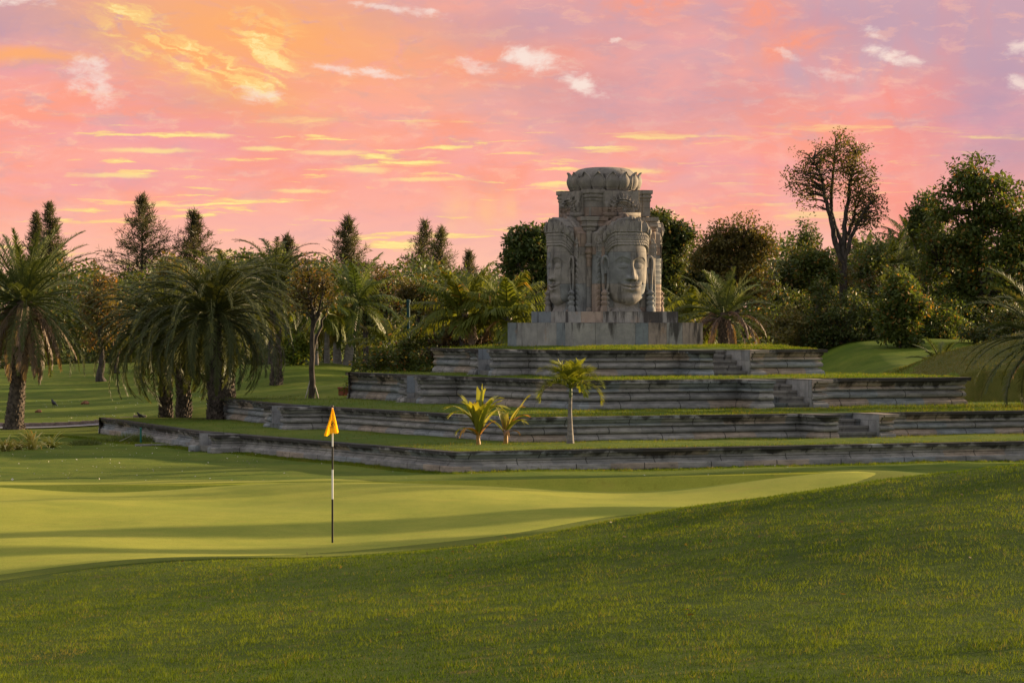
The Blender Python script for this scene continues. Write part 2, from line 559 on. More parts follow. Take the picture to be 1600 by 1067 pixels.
def m_turf(name, c1, c2, dry, dryamt=0.3, sc=1.0, bst=0.6, bdist=0.03, fine=40.0, mow=None):
    m, b, p = mat(name)
    obj = b.new('ShaderNodeTexCoord').outputs['Object']
    big = b.noise(obj, 0.16 * sc, 4, 0.55)
    mid = b.noise(b.vm('MULTIPLY', obj, (1, 0.55, 1)), 1.3 * sc, 6, 0.65)
    f = b.noise(b.vm('MULTIPLY', obj, (1, 0.4, 1)), fine, 4, 0.75)
    col = b.mix(b.mapr(b.add(b.mul(mid, 0.55), b.mul(big, 0.45)), 0.36, 0.62), c1, c2)
    col = b.mix(b.mapr(f, 0.42, 0.7, 0, 0.55), col, b.vm('MULTIPLY', col, (0.45, 0.5, 0.45)))
    dn = b.noise(b.vm('ADD', obj, (31, 7, 2)), 2.1 * sc, 6, 0.7)
    col = b.mix(b.mapr(dn, 0.54, 0.72, 0, dryamt), col, dry)
    if mow:
        x, y, z = b.sep(obj)
        w = b.m('SINE', b.mul(b.add(b.mul(x, mow[0]), b.mul(y, mow[1])), 2 * math.pi / mow[2]))
        col = b.mix(b.mapr(w, -0.3, 0.3, 0, mow[3]), col, b.vm('MULTIPLY', col, (1.25, 1.2, 1.2)))
    # ball marks, worn spots and coarser tufts
    sp = b.noise(b.vm('ADD', obj, (3, 41, 6)), 7.0, 3, 0.6)
    col = b.mix(b.mapr(sp, 0.60, 0.68, 0, 0.35), col, b.vm('MULTIPLY', col, (0.72, 0.66, 0.6)))
    wr = b.noise(b.vm('ADD', obj, (13, 1, 9)), 0.55, 5, 0.65)
    col = b.mix(b.mapr(wr, 0.45, 0.68, 0, 0.5), col, b.vm('MULTIPLY', col, (0.80, 0.84, 0.8)))
    b.put(p.inputs['Base Color'], col)
    p.inputs['Roughness'].default_value = 0.9
    p.inputs['Specular IOR Level'].default_value = 0.05
    p.inputs['Sheen Weight'].default_value = 0.0
    p.inputs['Sheen Roughness'].default_value = 0.4
    p.inputs['Sheen Tint'].default_value = (0.75, 0.85, 0.3, 1)
    bump(b, p, b.add(b.mul(f, 0.6), b.mul(mid, 0.6)), bdist, bst)
    return m


MW = m_wall()
MW_LOW = m_wall('lichened_sandstone', 0.10)
MS = m_stone('carved_stone', (1.15, 0.98), stain=0.6, local=False)
MSD = m_stone('tower_stone', (0.9, 0.62), (0.92, 0.90, 0.88), 0.9)
MPL = m_stone('plinth_stone', (1.05, 2.2), (1.05, 1.03, 1.0), 0.45)
MST = m_stone('step_stone', (2.2, 3.0), (0.74, 0.78, 0.80), 0.95, warm=False)
MFL = m_stone('flat_block', (0.6, 0.5), (0.98, 1.08, 1.20), 0.3, warm=False)


# ------------------------------------------------------------------ terrain
def sst(x, a, b):
    t = np.clip((x - a) / (b - a), 0, 1)
    return t * t * (3 - 2 * t)


def gb(X, Y, x0, y0, rx, ry, amp, rot=0.0):
    c, s = math.cos(R(rot)), math.sin(R(rot))
    dx, dy = X - x0, Y - y0
    a = (dx * c + dy * s) / rx
    e = (-dx * s + dy * c) / ry
    return amp * np.exp(-(a * a + e * e))


def softmin(a, b, k=0.12):
    return -k * np.log(np.exp(-a / k) + np.exp(-b / k))


# terrace outlines in (u, v): left wall runs along v, right wall along u
TZ = [0.51, 1.175, 2.016, 2.81]
TER = [dict(u=34.95, v=74.1, ue=64.6, inner=88.0, p=0.75, far=[(35.1, 92.1), (37.1, 105.8)], rs=None, vr=84.5),
       dict(u=38.8, v=78.5, ue=60.8, inner=90.8, p=1.35, far=[(38.9, 94.0), (40.15, 103.1)], rs=(47.3, 48.97), vr=86.5),
       dict(u=43.3, v=83.6, ue=55.85, inner=91.6, p=1.1, far=[(43.35, 94.5), (43.9, 101.0)], rs=(48.3, 49.96), vr=91.5),
       dict(u=45.5, v=88.0, ue=53.65, inner=91.2, p=1.1, far=[(45.5, 94.0), (45.8, 98.6)], rs=(48.86, 50.5), vr=98.6)]
for t_ in TER:
    fu, fv = t_['far'][-1]
    t_['poly'] = [(t_['u'], t_['v']), (t_['ue'], t_['v']), (t_['ue'], t_['vr']), (fu, fv), t_['far'][0]]


def inside(poly, u, v):
    ins = np.zeros(u.shape, bool)
    n = len(poly)
    for i in range(n):
        (x1, y1), (x2, y2) = poly[i], poly[(i + 1) % n]
        c = ((y1 > v) != (y2 > v)) & (u < (x2 - x1) * (v - y1) / (y2 - y1 + 1e-12) + x1)
        ins ^= c
    return ins


def foot_d(X, Y):
    return (X + 6.6) * 0.821 - (Y - 43.5) * 0.570


def ground_h(X, Y, clampT=True):
    X = np.asarray(X, float)
    Y = np.asarray(Y, float)
    near = 1 - sst(Y, 62, 75)
    d = foot_d(X, Y)
    h = np.zeros(np.broadcast(X, Y).shape)
    # the green, slightly raised and gently rolling
    gm = sst(Y, 22, 40) * (1 - sst(Y, 70, 79)) * (1 - sst(X, 6, 16)) * sst(X, -60, -40)
    h = h + 0.28 * gm + gm * (0.05 * np.sin(Y * 0.33 + X * 0.12) + 0.05 * np.sin(X * 0.62 + Y * 0.22 + 1.0) + 0.03 * np.sin(X * 1.1 - Y * 0.55) + gb(X, Y, -9, 58, 6, 3.5, 0.16) + gb(X, Y, -3.5, 66, 5, 3, 0.14))
    # swale that parts the green from the tongue on the right
    h = h + gb(X, Y, 7.9, 66, 4.0, 5.0, 0.46, 25)
    h = h + gb(X, Y, 0.6, 72.5, 4.5, 2.6, 0.18, 20)
    # foreground mound the camera stands on
    m = 1.72 * sst(d, -2.0, 27) + 0.10 * sst(d, 0, 5)
    m = m + gb(X, Y, 5.6, 36, 4.6, 11, 0.60) + gb(X, Y, 3.0, 47, 2.6, 6, 0.18, -20)
    m = m + gb(X, Y, 4.0, 45, 2.8, 7, 0.10, -15) + gb(X, Y, 8.8, 41, 2.6, 9, 0.36)
    m = m * (1 - sst(Y, 52, 66)) * sst(d, -2.5, 1.5)
    h = h + m
    # far left fairway
    h = h + sst(Y, 118, 165) * (1 - sst(X, -12, -4)) * 0.75
    h = h + gb(X, Y, -20, 178, 9, 14, 0.75) + gb(X, Y, -30, 150, 7, 10, 0.35) + gb(X, Y, -13, 168, 5, 9, 0.4)
    # rise behind the terraces, left of the monument
    h = h + gb(X, Y, -4.5, 128, 6.0, 9.0, 1.35, 0) + gb(X, Y, -8, 150, 6, 12, 1.5) + gb(X, Y, -10.4, 118.5, 2.6, 5, 0.55)
    h = h + sst(Y, 128, 150) * sst(X, -8, 2) * 0.9
    # right: lit fairway swell and brown mound
    h = h + gb(X, Y, 19.5, 115, 5.3, 9, 1.65, -8) + gb(X, Y, 17, 140, 5, 12, 0.3)
    h = h + sst(X, 9.5, 15) * sst(Y, 98, 107) * 1.85 * (1 - sst(Y, 150, 190))
    h = h + 0.03 * np.sin(X * 0.9 + 1.3) * np.sin(Y * 0.55) * (Y > 20)
    h = h * (1 - sst(np.hypot(X, Y - 80), 220, 420))
    if clampT:
        u, v = X * CU + Y * SU, -X * SU + Y * CU
        for t_, z in zip(TER, TZ):
            ins = inside(t_['poly'], u, v)
            h = np.where(ins, np.minimum(h, z - 0.22), h)
    return h


def gz(x, y):
    return float(ground_h(np.array([x]), np.array([y]), False)[0])


T_ROUGH = m_turf('rough_turf', (0.040, 0.072, 0.008), (0.075, 0.108, 0.013), (0.15, 0.105, 0.035), 0.55, 1.0, 0.9, 0.05, 45)
T_LAWN = m_turf('fairway_turf', (0.075, 0.118, 0.012), (0.125, 0.155, 0.018), (0.19, 0.155, 0.035), 0.4, 1.0, 0.6, 0.03, 30, mow=(0.5, 0.866, 5.0, 0.7))
T_GREEN = m_turf('green_turf', (0.240, 0.265, 0.034), (0.325, 0.322, 0.045), (0.33, 0.27, 0.05), 0.45, 0.6, 0.25, 0.008, 60, mow=(0.4, 0.9, 3.2, 0.22))
T_TERR = m_turf('terrace_turf', (0.075, 0.118, 0.013), (0.125, 0.155, 0.020), (0.21, 0.155, 0.05), 0.55, 1.2, 0.9, 0.04, 22)
T_DRY = m_turf('brown_turf', (0.085, 0.095, 0.018), (0.135, 0.125, 0.030), (0.18, 0.13, 0.05), 0.7, 1.0, 0.8, 0.04, 30)


def axis(segs):
    out = []
    for a, b_, st in segs:
        out.append(np.arange(a, b_, st))
    return np.concatenate(out + [[segs[-1][1]]])


xs = axis([(-4000, -400, 400), (-400, -60, 17), (-60, -24, 1.5), (-24, 24, 0.4), (24, 60, 1.5), (60, 400, 17), (400, 4000, 400)])
ys = axis([(-600, -40, 80), (-40, 8, 4), (8, 68, 0.5), (68, 125, 0.4), (125, 240, 1.2), (240, 420, 9), (420, 6500, 380)])
XX, YY = np.meshgrid(xs, ys)
HH = ground_h(XX, YY)
GA = G()
GA.grid(np.stack([XX, YY, HH], -1))
# ground: fairway everywhere, rough on the mound, dry on the brown mound: three slots of the one sheet
gnd = GA.build('ground', T_LAWN, smooth=True)
tag(gnd, kind='structure')
gnd.data.materials.append(T_ROUGH)
gnd.data.materials.append(T_DRY)
cx = ((XX[:-1, :-1] + XX[1:, 1:]) / 2).ravel()
cy = ((YY[:-1, :-1] + YY[1:, 1:]) / 2).ravel()
mi = np.zeros(len(cx), np.int32)
dd = foot_d(cx, cy)
mi[(dd > -0.2) & (cy < 60 + 0.4 * cx)] = 1
mi[(((cx - 19.0) / 6.0) ** 2 + ((cy - 111) / 8.5) ** 2 < 1 + 0.15 * np.sin(cx * 2.1) * np.sin(cy * 1.3))] = 2
gnd.data.polygons.foreach_set('material_index', mi)


def sheet(name, pts, lift, m, step=0.35, kind='structure'):
    """a sheet following the ground inside an outline (world xy)"""
    pts = np.array(pts, float)
    lo, hi = pts.min(0), pts.max(0)
    nx, ny = int((hi[0] - lo[0]) / step) + 2, int((hi[1] - lo[1]) / step) + 2
    # rows of constant y clipped to the outline for a clean edge
    rows = []
    yv = np.linspace(lo[1] + 1e-3, hi[1] - 1e-3, ny)
    P = np.zeros((ny, nx, 3))
    for i, y in enumerate(yv):
        xi = []
        for k in range(len(pts)):
            (x1, y1), (x2, y2) = pts[k], pts[(k + 1) % len(pts)]
            if (y1 > y) != (y2 > y):
                xi.append(x1 + (x2 - x1) * (y - y1) / (y2 - y1))
        xi = sorted(xi)
        P[i, :, 0] = np.linspace(xi[0], xi[-1], nx)
        P[i, :, 1] = y
    # the rim dips into the ground so that no edge stands proud
    ti = np.minimum(np.arange(nx), np.arange(nx)[::-1])[None, :] * (P[:, -1, 0] - P[:, 0, 0])[:, None] / nx
    tj = np.minimum(np.arange(ny), np.arange(ny)[::-1])[:, None] * step
    P[:, :, 2] = ground_h(P[:, :, 0], P[:, :, 1], False) - 0.03 + (lift + 0.03) * sst(np.minimum(ti, tj), 0, 0.45)
    g = G()
    g.grid(P)
    o = g.build(name, m, smooth=True)
    return tag(o, kind=kind)


def smooth_loop(pts, n=8):
    pts = np.array(pts, float)
    out = []
    N = len(pts)
    for i in range(N):
        p0, p1, p2, p3 = pts[i - 1], pts[i], pts[(i + 1) % N], pts[(i + 2) % N]
        for k in range(n):
            t = k / n
            out.append(0.5 * ((2 * p1) + (-p0 + p2) * t + (2 * p0 - 5 * p1 + 4 * p2 - p3) * t * t + (-p0 + 3 * p1 - 3 * p2 + p3) * t ** 3))
    return np.array(out)


GREEN_PTS = smooth_loop([(-17, 34.5), (-9, 42.0), (-6.2, 44.6), (-3.6, 48.0), (-1.9, 50.6), (0.2, 53.6), (2.4, 57.4), (4.4, 60.4), (6.6, 63.4), (7.4, 66.0), (5.0, 65.6), (1.6, 63.4), (-0.4, 63.6), (-1.9, 67.5), (-4.6, 72.0), (-8.5, 74.4), (-13, 74.8), (-20, 74), (-24, 60), (-22, 44)])
tng = np.roll(GREEN_PTS, -1, 0) - np.roll(GREEN_PTS, 1, 0)
onr = np.stack([tng[:, 1], -tng[:, 0]], 1)
onr /= np.linalg.norm(onr, axis=1, keepdims=True) + 1e-9
sheet('green_fringe', GREEN_PTS + onr * 0.75, 0.016, m_turf('fringe_turf', (0.115, 0.145, 0.016), (0.155, 0.175, 0.022), (0.20, 0.16, 0.035), 0.5, 0.8, 0.5, 0.02, 40), 0.3)
sheet('putting_green', GREEN_PTS, 0.026, T_GREEN, 0.3)


# ------------------------------------------------------------------ terraces
# (outward offset, height fraction) of the moulded retaining walls, coping first
PROF = [(-0.42, 1.0), (0.175, 1.0), (0.182, 0.985), (0.176, 0.885), (0.165, 0.876), (0.100, 0.872), (0.095, 0.80), (0.06, 0.735), (0.03, 0.715), (0.028, 0.69),
        (0.065, 0.688), (0.076, 0.665), (0.076, 0.61), (0.06, 0.59), (-0.012, 0.586), (-0.016, 0.545), (0.05, 0.541), (0.055, 0.525), (0.038, 0.515), (0.07, 0.49), (0.09, 0.44), (0.09, 0.385), (0.07, 0.335), (0.035, 0.318), (-0.016, 0.313), (-0.016, 0.275),
        (0.05, 0.271), (0.055, 0.235), (0.045, 0.228), (0.085, 0.205), (0.112, 0.16), (0.12, 0.10), (0.114, 0.055), (0.145, 0.05), (0.15, -0.12)]
PROF1 = [(-0.42, 1.0), (0.15, 1.0), (0.16, 0.98), (0.155, 0.84), (0.14, 0.81), (0.085, 0.80), (0.07, 0.73), (0.035, 0.66), (0.02, 0.62), (0.05, 0.61), (0.055, 0.56), (0.02, 0.55), (0.015, 0.50), (0.05, 0.49), (0.065, 0.44), (0.06, 0.40), (0.10, 0.385), (0.115, 0.33), (0.16, 0.31), (0.185, 0.27), (0.19, -0.25)]


def wall_run(path, z0, z1, prof, side=1.0, seed=0, u0=0.0, parent=None, name='moulded_wall', caps=(True, True), m=None):
    """loft the moulding along a path in (u, v); 'side' +1: outward is to the left of travel"""
    rg = np.random.default_rng(seed)
    path = np.array(path, float)
    seg = np.diff(path, axis=0)
    L = np.linalg.norm(seg, axis=1)
    dirs = seg / L[:, None]
    nor = np.stack([-dirs[:, 1], dirs[:, 0]], 1) * side
    pts, mit, us = [], [], []
    u = u0
    for i in range(len(seg)):
        n = max(1, int(L[i] / 0.28))
        for k in range(n):
            t = k / n
            pts.append(path[i] + seg[i] * t)
            if k == 0 and i > 0:
                a = nor[i - 1] + nor[i]
                mit.append(a / (np.dot(a, nor[i])))
            else:
                mit.append(nor[i])
            us.append(u + L[i] * t)
        u += L[i]
    pts.append(path[-1])
    mit.append(nor[-1])
    us.append(u)
    pts, mit, us = np.array(pts), np.array(mit), np.array(us)
    prof = np.array(prof)
    k = (z1 - z0) / 0.75
    off = prof[:, 0] * min(1.15, max(0.8, k)) * 1.05
    off[0] = prof[0, 0]
    wob = rg.normal(0, 0.0022, (len(pts), len(prof)))
    wob[:, 2:6] += rg.normal(0, 0.005, (len(pts), 1)) - 0.022 * (rg.random((len(pts), 1)) < 0.09)
    wob[:, 0] = 0
    o2 = off[None] + wob
    UVp = pts[:, None] + mit[:, None] * o2[..., None]
    Z = z0 + (z1 - z0) * prof[:, 1][None] + rg.normal(0, 0.0012, (len(pts), len(prof)))
    Z[:, 0] = Z[:, 1]
    W = np.stack([UVp[..., 0] * CU - UVp[..., 1] * SU, UVp[..., 0] * SU + UVp[..., 1] * CU, Z], -1)
    uv = np.stack([np.repeat(us[:, None], len(prof), 1), np.repeat(prof[:, 1][None], len(pts), 0)], -1)
    g = G()
    g.grid(W, uv=uv.reshape(-1, 2), flip=side > 0)
    for q, idx in enumerate((0, len(pts) - 1)):
        if caps[q]:
            ring = W[idx]
            back = ring.copy()
            bp = pts[idx] + mit[idx] * -0.42
            back[:, 0], back[:, 1] = bp[0] * CU - bp[1] * SU, bp[0] * SU + bp[1] * CU
            g.grid(np.stack([ring, back]), uv=np.concatenate([uv[idx], uv[idx]]))
    return g.build(name, m or MW, parent, uv=True)


TLAB = ['lowest and widest moulded stone terrace wall, blackened along its coping',
        'second moulded stone terrace wall from the lawn, stair near its right side',
        'third moulded stone terrace wall, ending at right before the lit fairway',
        'topmost and shortest moulded stone terrace wall, directly below the tower plinth']
WT = 0.37      # stair cheek thickness


def flat_cheek(g, a, b, z0, z1, n):
    """flat inner face of a stair cheek between (u,v) a and b, pushed out 3 mm along n"""
    th = 0.012
    A, B = np.array(a), np.array(b)
    n = np.array(n) * th
    V = []
    for q in (A - n, B - n, B + n, A + n):
        V.append(uvw(q[0], q[1], z0))
    for q in (A - n, B - n, B + n, A + n):
        V.append(uvw(q[0], q[1], z1))
    F = np.array([(0, 3, 2, 1), (4, 5, 6, 7), (0, 1, 5, 4), (1, 2, 6, 5), (2, 3, 7, 6), (3, 0, 4, 7)])
    g.add(V, F)


def obox(g, u0, u1, v0, v1, z0, z1):
    V = [uvw(u, v, z) for z in (z0, z1) for (u, v) in ((u0, v0), (u1, v0), (u1, v1), (u0, v1))]
    F = np.array([(0, 3, 2, 1), (4, 5, 6, 7), (0, 1, 5, 4), (1, 2, 6, 5), (2, 3, 7, 6), (3, 0, 4, 7)])
    g.add(V, F)


for k, T in enumerate(TER):
    z1 = TZ[k]
    z0 = TZ[k - 1] if k else 0.0
    pr = PROF1 if k == 0 else PROF
    x, y, _ = uvw(T['u'], T['v'])
    root = empty('terrace_wall', (0, 0, 0), TLAB[k], 'terrace wall')
    MWK = MW_LOW if k == 0 else MW
    u, v, p, inn = T['u'], T['v'], T['p'], T['inner']
    W_ = 1.25                                   # left stair clear width
    # ---- left side and right side as runs round the corner; outward = -u on the left wall, -v on the right wall
    right_end = [(T['ue'], v), (T['ue'], T['vr']), (T['far'][-1][0], T['far'][-1][1])]
    left_run = [(u - p, inn + WT), (u - p, inn), (u, inn), (u, v)]
    if T['rs']:
        a, b_ = T['rs']
        pr_ = 1.25
        wall_run(left_run + [(a, v), (a, v - pr_), (a + WT, v - pr_)], z0, z1, pr, -1, 10 + k, 0, root, m=MWK)
        wall_run([(b_, v - pr_), (b_ + WT, v - pr_), (b_ + WT, v)] + right_end, z0, z1, pr, -1, 20 + k, 40, root, m=MWK)
        g = G()
        flat_cheek(g, (a + WT, v - pr_ + 0.05), (a + WT, v + 1.0), z0 - 0.1, z1 + 0.004, (1, 0))
        g.build('cheek_block', MFL, root)
        g = G()
        flat_cheek(g, (b_, v - pr_ - 0.02), (b_, v + 1.0), z0 - 0.1, z1 + 0.004, (1, 0))
        obox(g, b_ + 0.01, b_ + WT - 0.05, v - pr_ + 0.05, v + 0.4, z0 - 0.1, z1 - 0.006)
        g.build('cheek_block', MFL, root)
        nst = int(round((z1 - z0) / 0.165))
        rg = np.random.default_rng(k)
        rise = (z1 - z0) / nst
        tread = (pr_ + 0.35) / nst
        for i in range(nst):
            g = G()
            v0 = v - pr_ + 0.12 + tread * i + rg.normal(0, 0.012)
            zt_ = z0 + rise * (i + 1) - (0.012 if i == nst - 1 else 0)
            obox(g, a + WT + 0.015, b_ - 0.015, v0 - 0.035, v0 + tread + 0.05, zt_ - 0.055, zt_ + 0.012)
            obox(g, a + WT + 0.02, b_ - 0.02, v0, v + 1.0 - i * 0.01, z0 - 0.1 + 0.01 * i, z0 + rise * (i + 1) - (0.012 if i == nst - 1 else 0) + rg.normal(0, 0.006))
            g.build('step', MST, root)
    else:
        wall_run(left_run + right_end, z0, z1, pr, -1, 10 + k, 0, root, m=MWK)
    # far side of the left stair
    f0 = T['far'][0]
    vb = inn + WT + W_
    # the far wing and the wall beyond it
    wall_run([(T['far'][-1][0], T['far'][-1][1]), (f0[0], max(f0[1], vb + WT + 0.2)), (u, vb + WT), (u - p * 0.85, vb + WT), (u - p * 0.85, vb)], z0, z1, pr, -1, 30 + k, 80, root, m=MWK)
    g = G()
    flat_cheek(g, (u - p * 0.85 - 0.03, vb), (u + 0.8, vb), z0 - 0.1, z1 + 0.004, (0, 1))
    g.build('cheek_block', MFL, root)
    nst = max(3, int(round((z1 - z0) / 0.165)))
    for i in range(nst):
        g = G()
        obox(g, u - p + 0.1 + (p + 0.3) / nst * i, u + 0.9, inn + WT + 0.02, vb - 0.02, z0 - 0.1 + 0.01 * i, z0 + (z1 - z0) / nst * (i + 1) - (0.01 if i == nst - 1 else 0))
        g.build('step', MST, root)
    # ---- lawn on top
    fu, fv = T['far'][-1]
    a0, b0 = np.meshgrid(np.linspace(0, 1, 60), np.linspace(0, 1, 90))
    uL = np.interp(b0 * (fv - v) + v, [v, T['far'][0][1], fv], [u, T['far'][0][0], fu])
    U = uL + 0.10 + (T['ue'] - uL - 0.2) * a0
    V = v + 0.10 + (fv + (T['vr'] - fv) * a0 - v - 0.2) * b0
    edge = np.minimum(np.minimum(U - uL, V - v), np.minimum(T['ue'] - U, (1 - b0) * 8))
    rise_ = {3: 0.10}.get(k, 0.03)
    dome = rise_ * sst(edge, 0.1, 2.4) + 0.018 * np.sin(U * 1.7) * np.sin(V * 1.3 + k) * sst(edge, 0.1, 1.0)
    zz = z1 + 0.004 + dome
    if k == 0:
        zz = zz + 0.05 * np.exp(-((V - v - 1.5) / 0.9) ** 2) * sst(U, 35, 37)
    P = np.stack([U * CU - V * SU, U * SU + V * CU, zz], -1)
    if T['rs']:          # leave the stair well open
        pass
    g = G()
    g.grid(P)
    o = g.build('terrace_lawn', T_TERR, smooth=True)
    tag(o, kind='structure')


# ------------------------------------------------------------------ the tower of faces
TU, TV = 49.55, 94.15
tx, ty, _ = uvw(TU, TV)
TBASE = 2.86
PZ = 3.64 - TBASE                 # lower plinth height
UZ = PZ + 0.33                    # top of the upper plinth
tower = empty('face_tower', (tx, ty, TBASE), 'grey carved stone tower with serene crowned faces on every side and a lotus top', 'monument', rot=TH)
# local frame: x = along u, y = along v; front side looks to -y, left side to -x


def slab_blocks(name, hw, z0, z1, m, nb, seed, jit=0.010):
    """a plinth course built of upright slabs with fine open joints"""
    rg = np.random.default_rng(seed)
    for side in range(4):
        cuts = np.cumsum(rg.uniform(0.7, 1.3, nb))
        cuts = np.concatenate([[0], cuts / cuts[-1]]) * 2 * hw - hw
        g = G()
        for i in range(nb):
            d = rg.uniform(0, jit)
            x0, x1 = cuts[i] + 0.004, cuts[i + 1] - 0.004
            lo, hi = (x0, -hw - d, z0), (x1, -hw + 0.25, z1 - rg.uniform(0, 0.012))
            V = np.array([(lo[0], lo[1], lo[2]), (hi[0], lo[1], lo[2]), (hi[0], hi[1], lo[2]), (lo[0], hi[1], lo[2]), (lo[0], lo[1], hi[2]), (hi[0], lo[1], hi[2]), (hi[0], hi[1], hi[2]), (lo[0], hi[1], hi[2])])
            a = side * math.pi / 2
            c, s = math.cos(a), math.sin(a)
            V = np.stack([V[:, 0] * c - V[:, 1] * s, V[:, 0] * s + V[:, 1] * c, V[:, 2]], 1)
            F = np.array([(0, 3, 2, 1), (4, 5, 6, 7), (0, 1, 5, 4), (1, 2, 6, 5), (2, 3, 7, 6), (3, 0, 4, 7)])
            g.add(V, F, rg.random())
        g.build(name, m, tower, rnd=True)


def m_slab():
    m, b, p = mat('plinth_slab')
    r = attr(b)
    obj = b.new('ShaderNodeTexCoord').outputs['Object']
    col = b.mix(b.mapr(r, 0.0, 1.0, smooth=False), (0.24, 0.24, 0.228), (0.345, 0.325, 0.29))
    col = b.mix(b.m('GREATER_THAN', r, 0.84), col, (0.33, 0.265, 0.215))
    col = b.mix(b.m('LESS_THAN', r, 0.22), col, (0.19, 0.215, 0.225))
    n1 = b.noise(obj, 2.0, 7, 0.68)
    col = b.mix(b.mapr(n1, 0.3, 0.7), b.vm('MULTIPLY', col, (0.72, 0.72, 0.72)), b.vm('MULTIPLY', col, (1.15, 1.14, 1.1)))
    x, y, z = b.sep(obj)
    drip = b.noise(b.vm('MULTIPLY', obj, (3.6, 3.6, 0.5)), 1.0, 6, 0.6)
    w = b.add(drip, b.add(b.mul(b.mapr(x, -1.2, 2.2), 0.13), b.mul(b.sub(z, 0.5), 0.14)))
    col = b.mix(b.mapr(w, 0.555, 0.70, 0, 0.88), col, (0.035, 0.031, 0.027))
    rust = b.noise(b.vm('MULTIPLY', obj, (2.2, 2.2, 1.3)), 1.0, 5, 0.6)
    col = b.mix(b.mapr(rust, 0.58, 0.72, 0, 0.6), col, (0.32, 0.20, 0.12))
    b.put(p.inputs['Base Color'], col)
    bump(b, p, b.add(n1, b.noise(obj, 16, 6, 0.7)), 0.015, 0.7)
    return m


MSL = m_slab()
slab_blocks('lower_plinth', 2.26, -0.12, PZ - 0.02, MSL, 7, 4)
slab_blocks('upper_plinth', 1.70, PZ - 0.02, UZ - 0.004, MSL, 5, 9)
g = G()
g.box((-2.24, -2.24, 0.0), (2.24, 2.24, PZ - 0.036))
g.box((-1.68, -1.68, PZ - 0.05), (1.68, 1.68, UZ - 0.018))
g.build('plinth_core', MS, tower)


def sq_pillar(g, cx, cy, hw, prof):
    """square pillar with mouldings: prof = (extra half width, z)"""
    P = []
    for e, z in prof:
        h = hw + e
        P.append([(cx - h, cy - h, z), (cx + h, cy - h, z), (cx + h, cy + h, z), (cx - h, cy + h, z)])
    g.grid(np.array(P), closed=True)
    h = hw + prof[-1][0]
    z = prof[-1][1]
    g.add([(cx - h, cy - h, z), (cx + h, cy - h, z), (cx + h, cy + h, z), (cx - h, cy + h, z)], np.array([(0, 1, 2, 3)]))


def Zt(z):
    return UZ + z


cap = [(0.0, 2.96), (0.0, 3.40), (0.012, 3.42), (0.03, 3.46), (0.012, 3.48), (0.012, 3.50), (0.05, 3.54), (0.055, 3.58), (0.03, 3.60), (0.03, 3.64), (0.075, 3.66), (0.075, 3.775)]
midc = [(-0.03, 2.0), (-0.03, 2.44), (0.03, 2.50), (0.045, 2.53), (0.02, 2.55), (0.03, 2.60), (0.075, 2.63), (0.08, 2.67), (0.05, 2.69), (0.05, 2.73), (0.065, 2.75), (0.035, 2.78), (0.09, 2.81), (0.095, 2.93), (-0.02, 2.935)]
g = G()
g.box((-0.96, -0.96, UZ - 0.01), (0.96, 0.96, Zt(3.74)))
g.box((-1.13, -1.13, UZ - 0.012), (1.13, 1.13, Zt(2.69)))
g.box((-1.115, -0.94, Zt(2.70)), (1.115, 0.94, Zt(2.90)))
g.box((-0.941, -1.116, Zt(2.705)), (0.941, 1.116, Zt(2.905)))
g.build('core', MSD, tower)
for sx in (-1, 1):
    for sy in (-1, 1):
        g = G()
        sq_pillar(g, sx * 0.935, sy * 0.935, 0.125, [(e * 0.85, Zt(z)) for e, z in cap])
        sq_pillar(g, sx * 1.04, sy * 1.04, 0.135, [(e * 0.9, Zt(z)) for e, z in midc])
        for ax in (0, 1):
            c = [sx * 0.985, sy * 0.985]
            c[ax] = (sx, sy)[ax] * 0.712
            c[1 - ax] = (sx, sy)[1 - ax] * 0.925
            sq_pillar(g, c[0], c[1], 0.108, [(e * 0.8, Zt(z) - 0.006) for e, z in cap])
            c[1 - ax] = (sx, sy)[1 - ax] * 1.02
            sq_pillar(g, c[0], c[1], 0.125, [(e * 0.92, Zt(z) - 0.005) for e, z in midc])
        # round colonnette with its own capital below
        g.lathe([(0.098, Zt(-0.01)), (0.098, Zt(0.05)), (0.085, Zt(0.07)), (0.082, Zt(1.62)), (0.10, Zt(1.65)), (0.11, Zt(1.69)), (0.092, Zt(1.71)), (0.092, Zt(1.76)), (0.125, Zt(1.80)), (0.13, Zt(1.86)), (0.10, Zt(1.88)), (0.10, Zt(1.96)), (0.13, Zt(1.99)), (0.135, Zt(2.05)), (0.10, Zt(2.08)), (0.085, Zt(2.10)), (0.085, Zt(2.48))], 18, (sx * 1.12, sy * 1.12, 0))
        g.build('corner_pillar', MSD, tower)


# --- lotus crown
def petal(w, h, bulge, curl=0.13, ridge=0.045):
    """a pointed lotus petal, base at origin, face to +x, up +z"""
    a, t = np.meshgrid(np.linspace(-1, 1, 25), np.linspace(0, 1, 25))
    wid = w * np.clip(0.72 + 0.28 * np.sin(np.pi * np.clip(t / 0.9, 0, 1)), 0, 1) * np.where(t > 0.5, 1 - 0.98 * ((t - 0.5) / 0.5) ** 2.1, 1)
    y = a * wid
    rim = np.clip((np.abs(a) - 0.72) / 0.28, 0, 1)
    x = bulge * np.sin(np.pi * np.clip(t * 0.80 + 0.10, 0, 1)) ** 0.9 * (1 - 0.55 * a ** 2) + curl * np.clip((t - 0.7) / 0.3, 0, 1) ** 2
    x = x + ridge * np.exp(-((np.abs(a) - 0.86) / 0.13) ** 2) - 0.6 * ridge * (np.abs(a) > 0.97)
    return np.stack([x, y, h * t], -1)


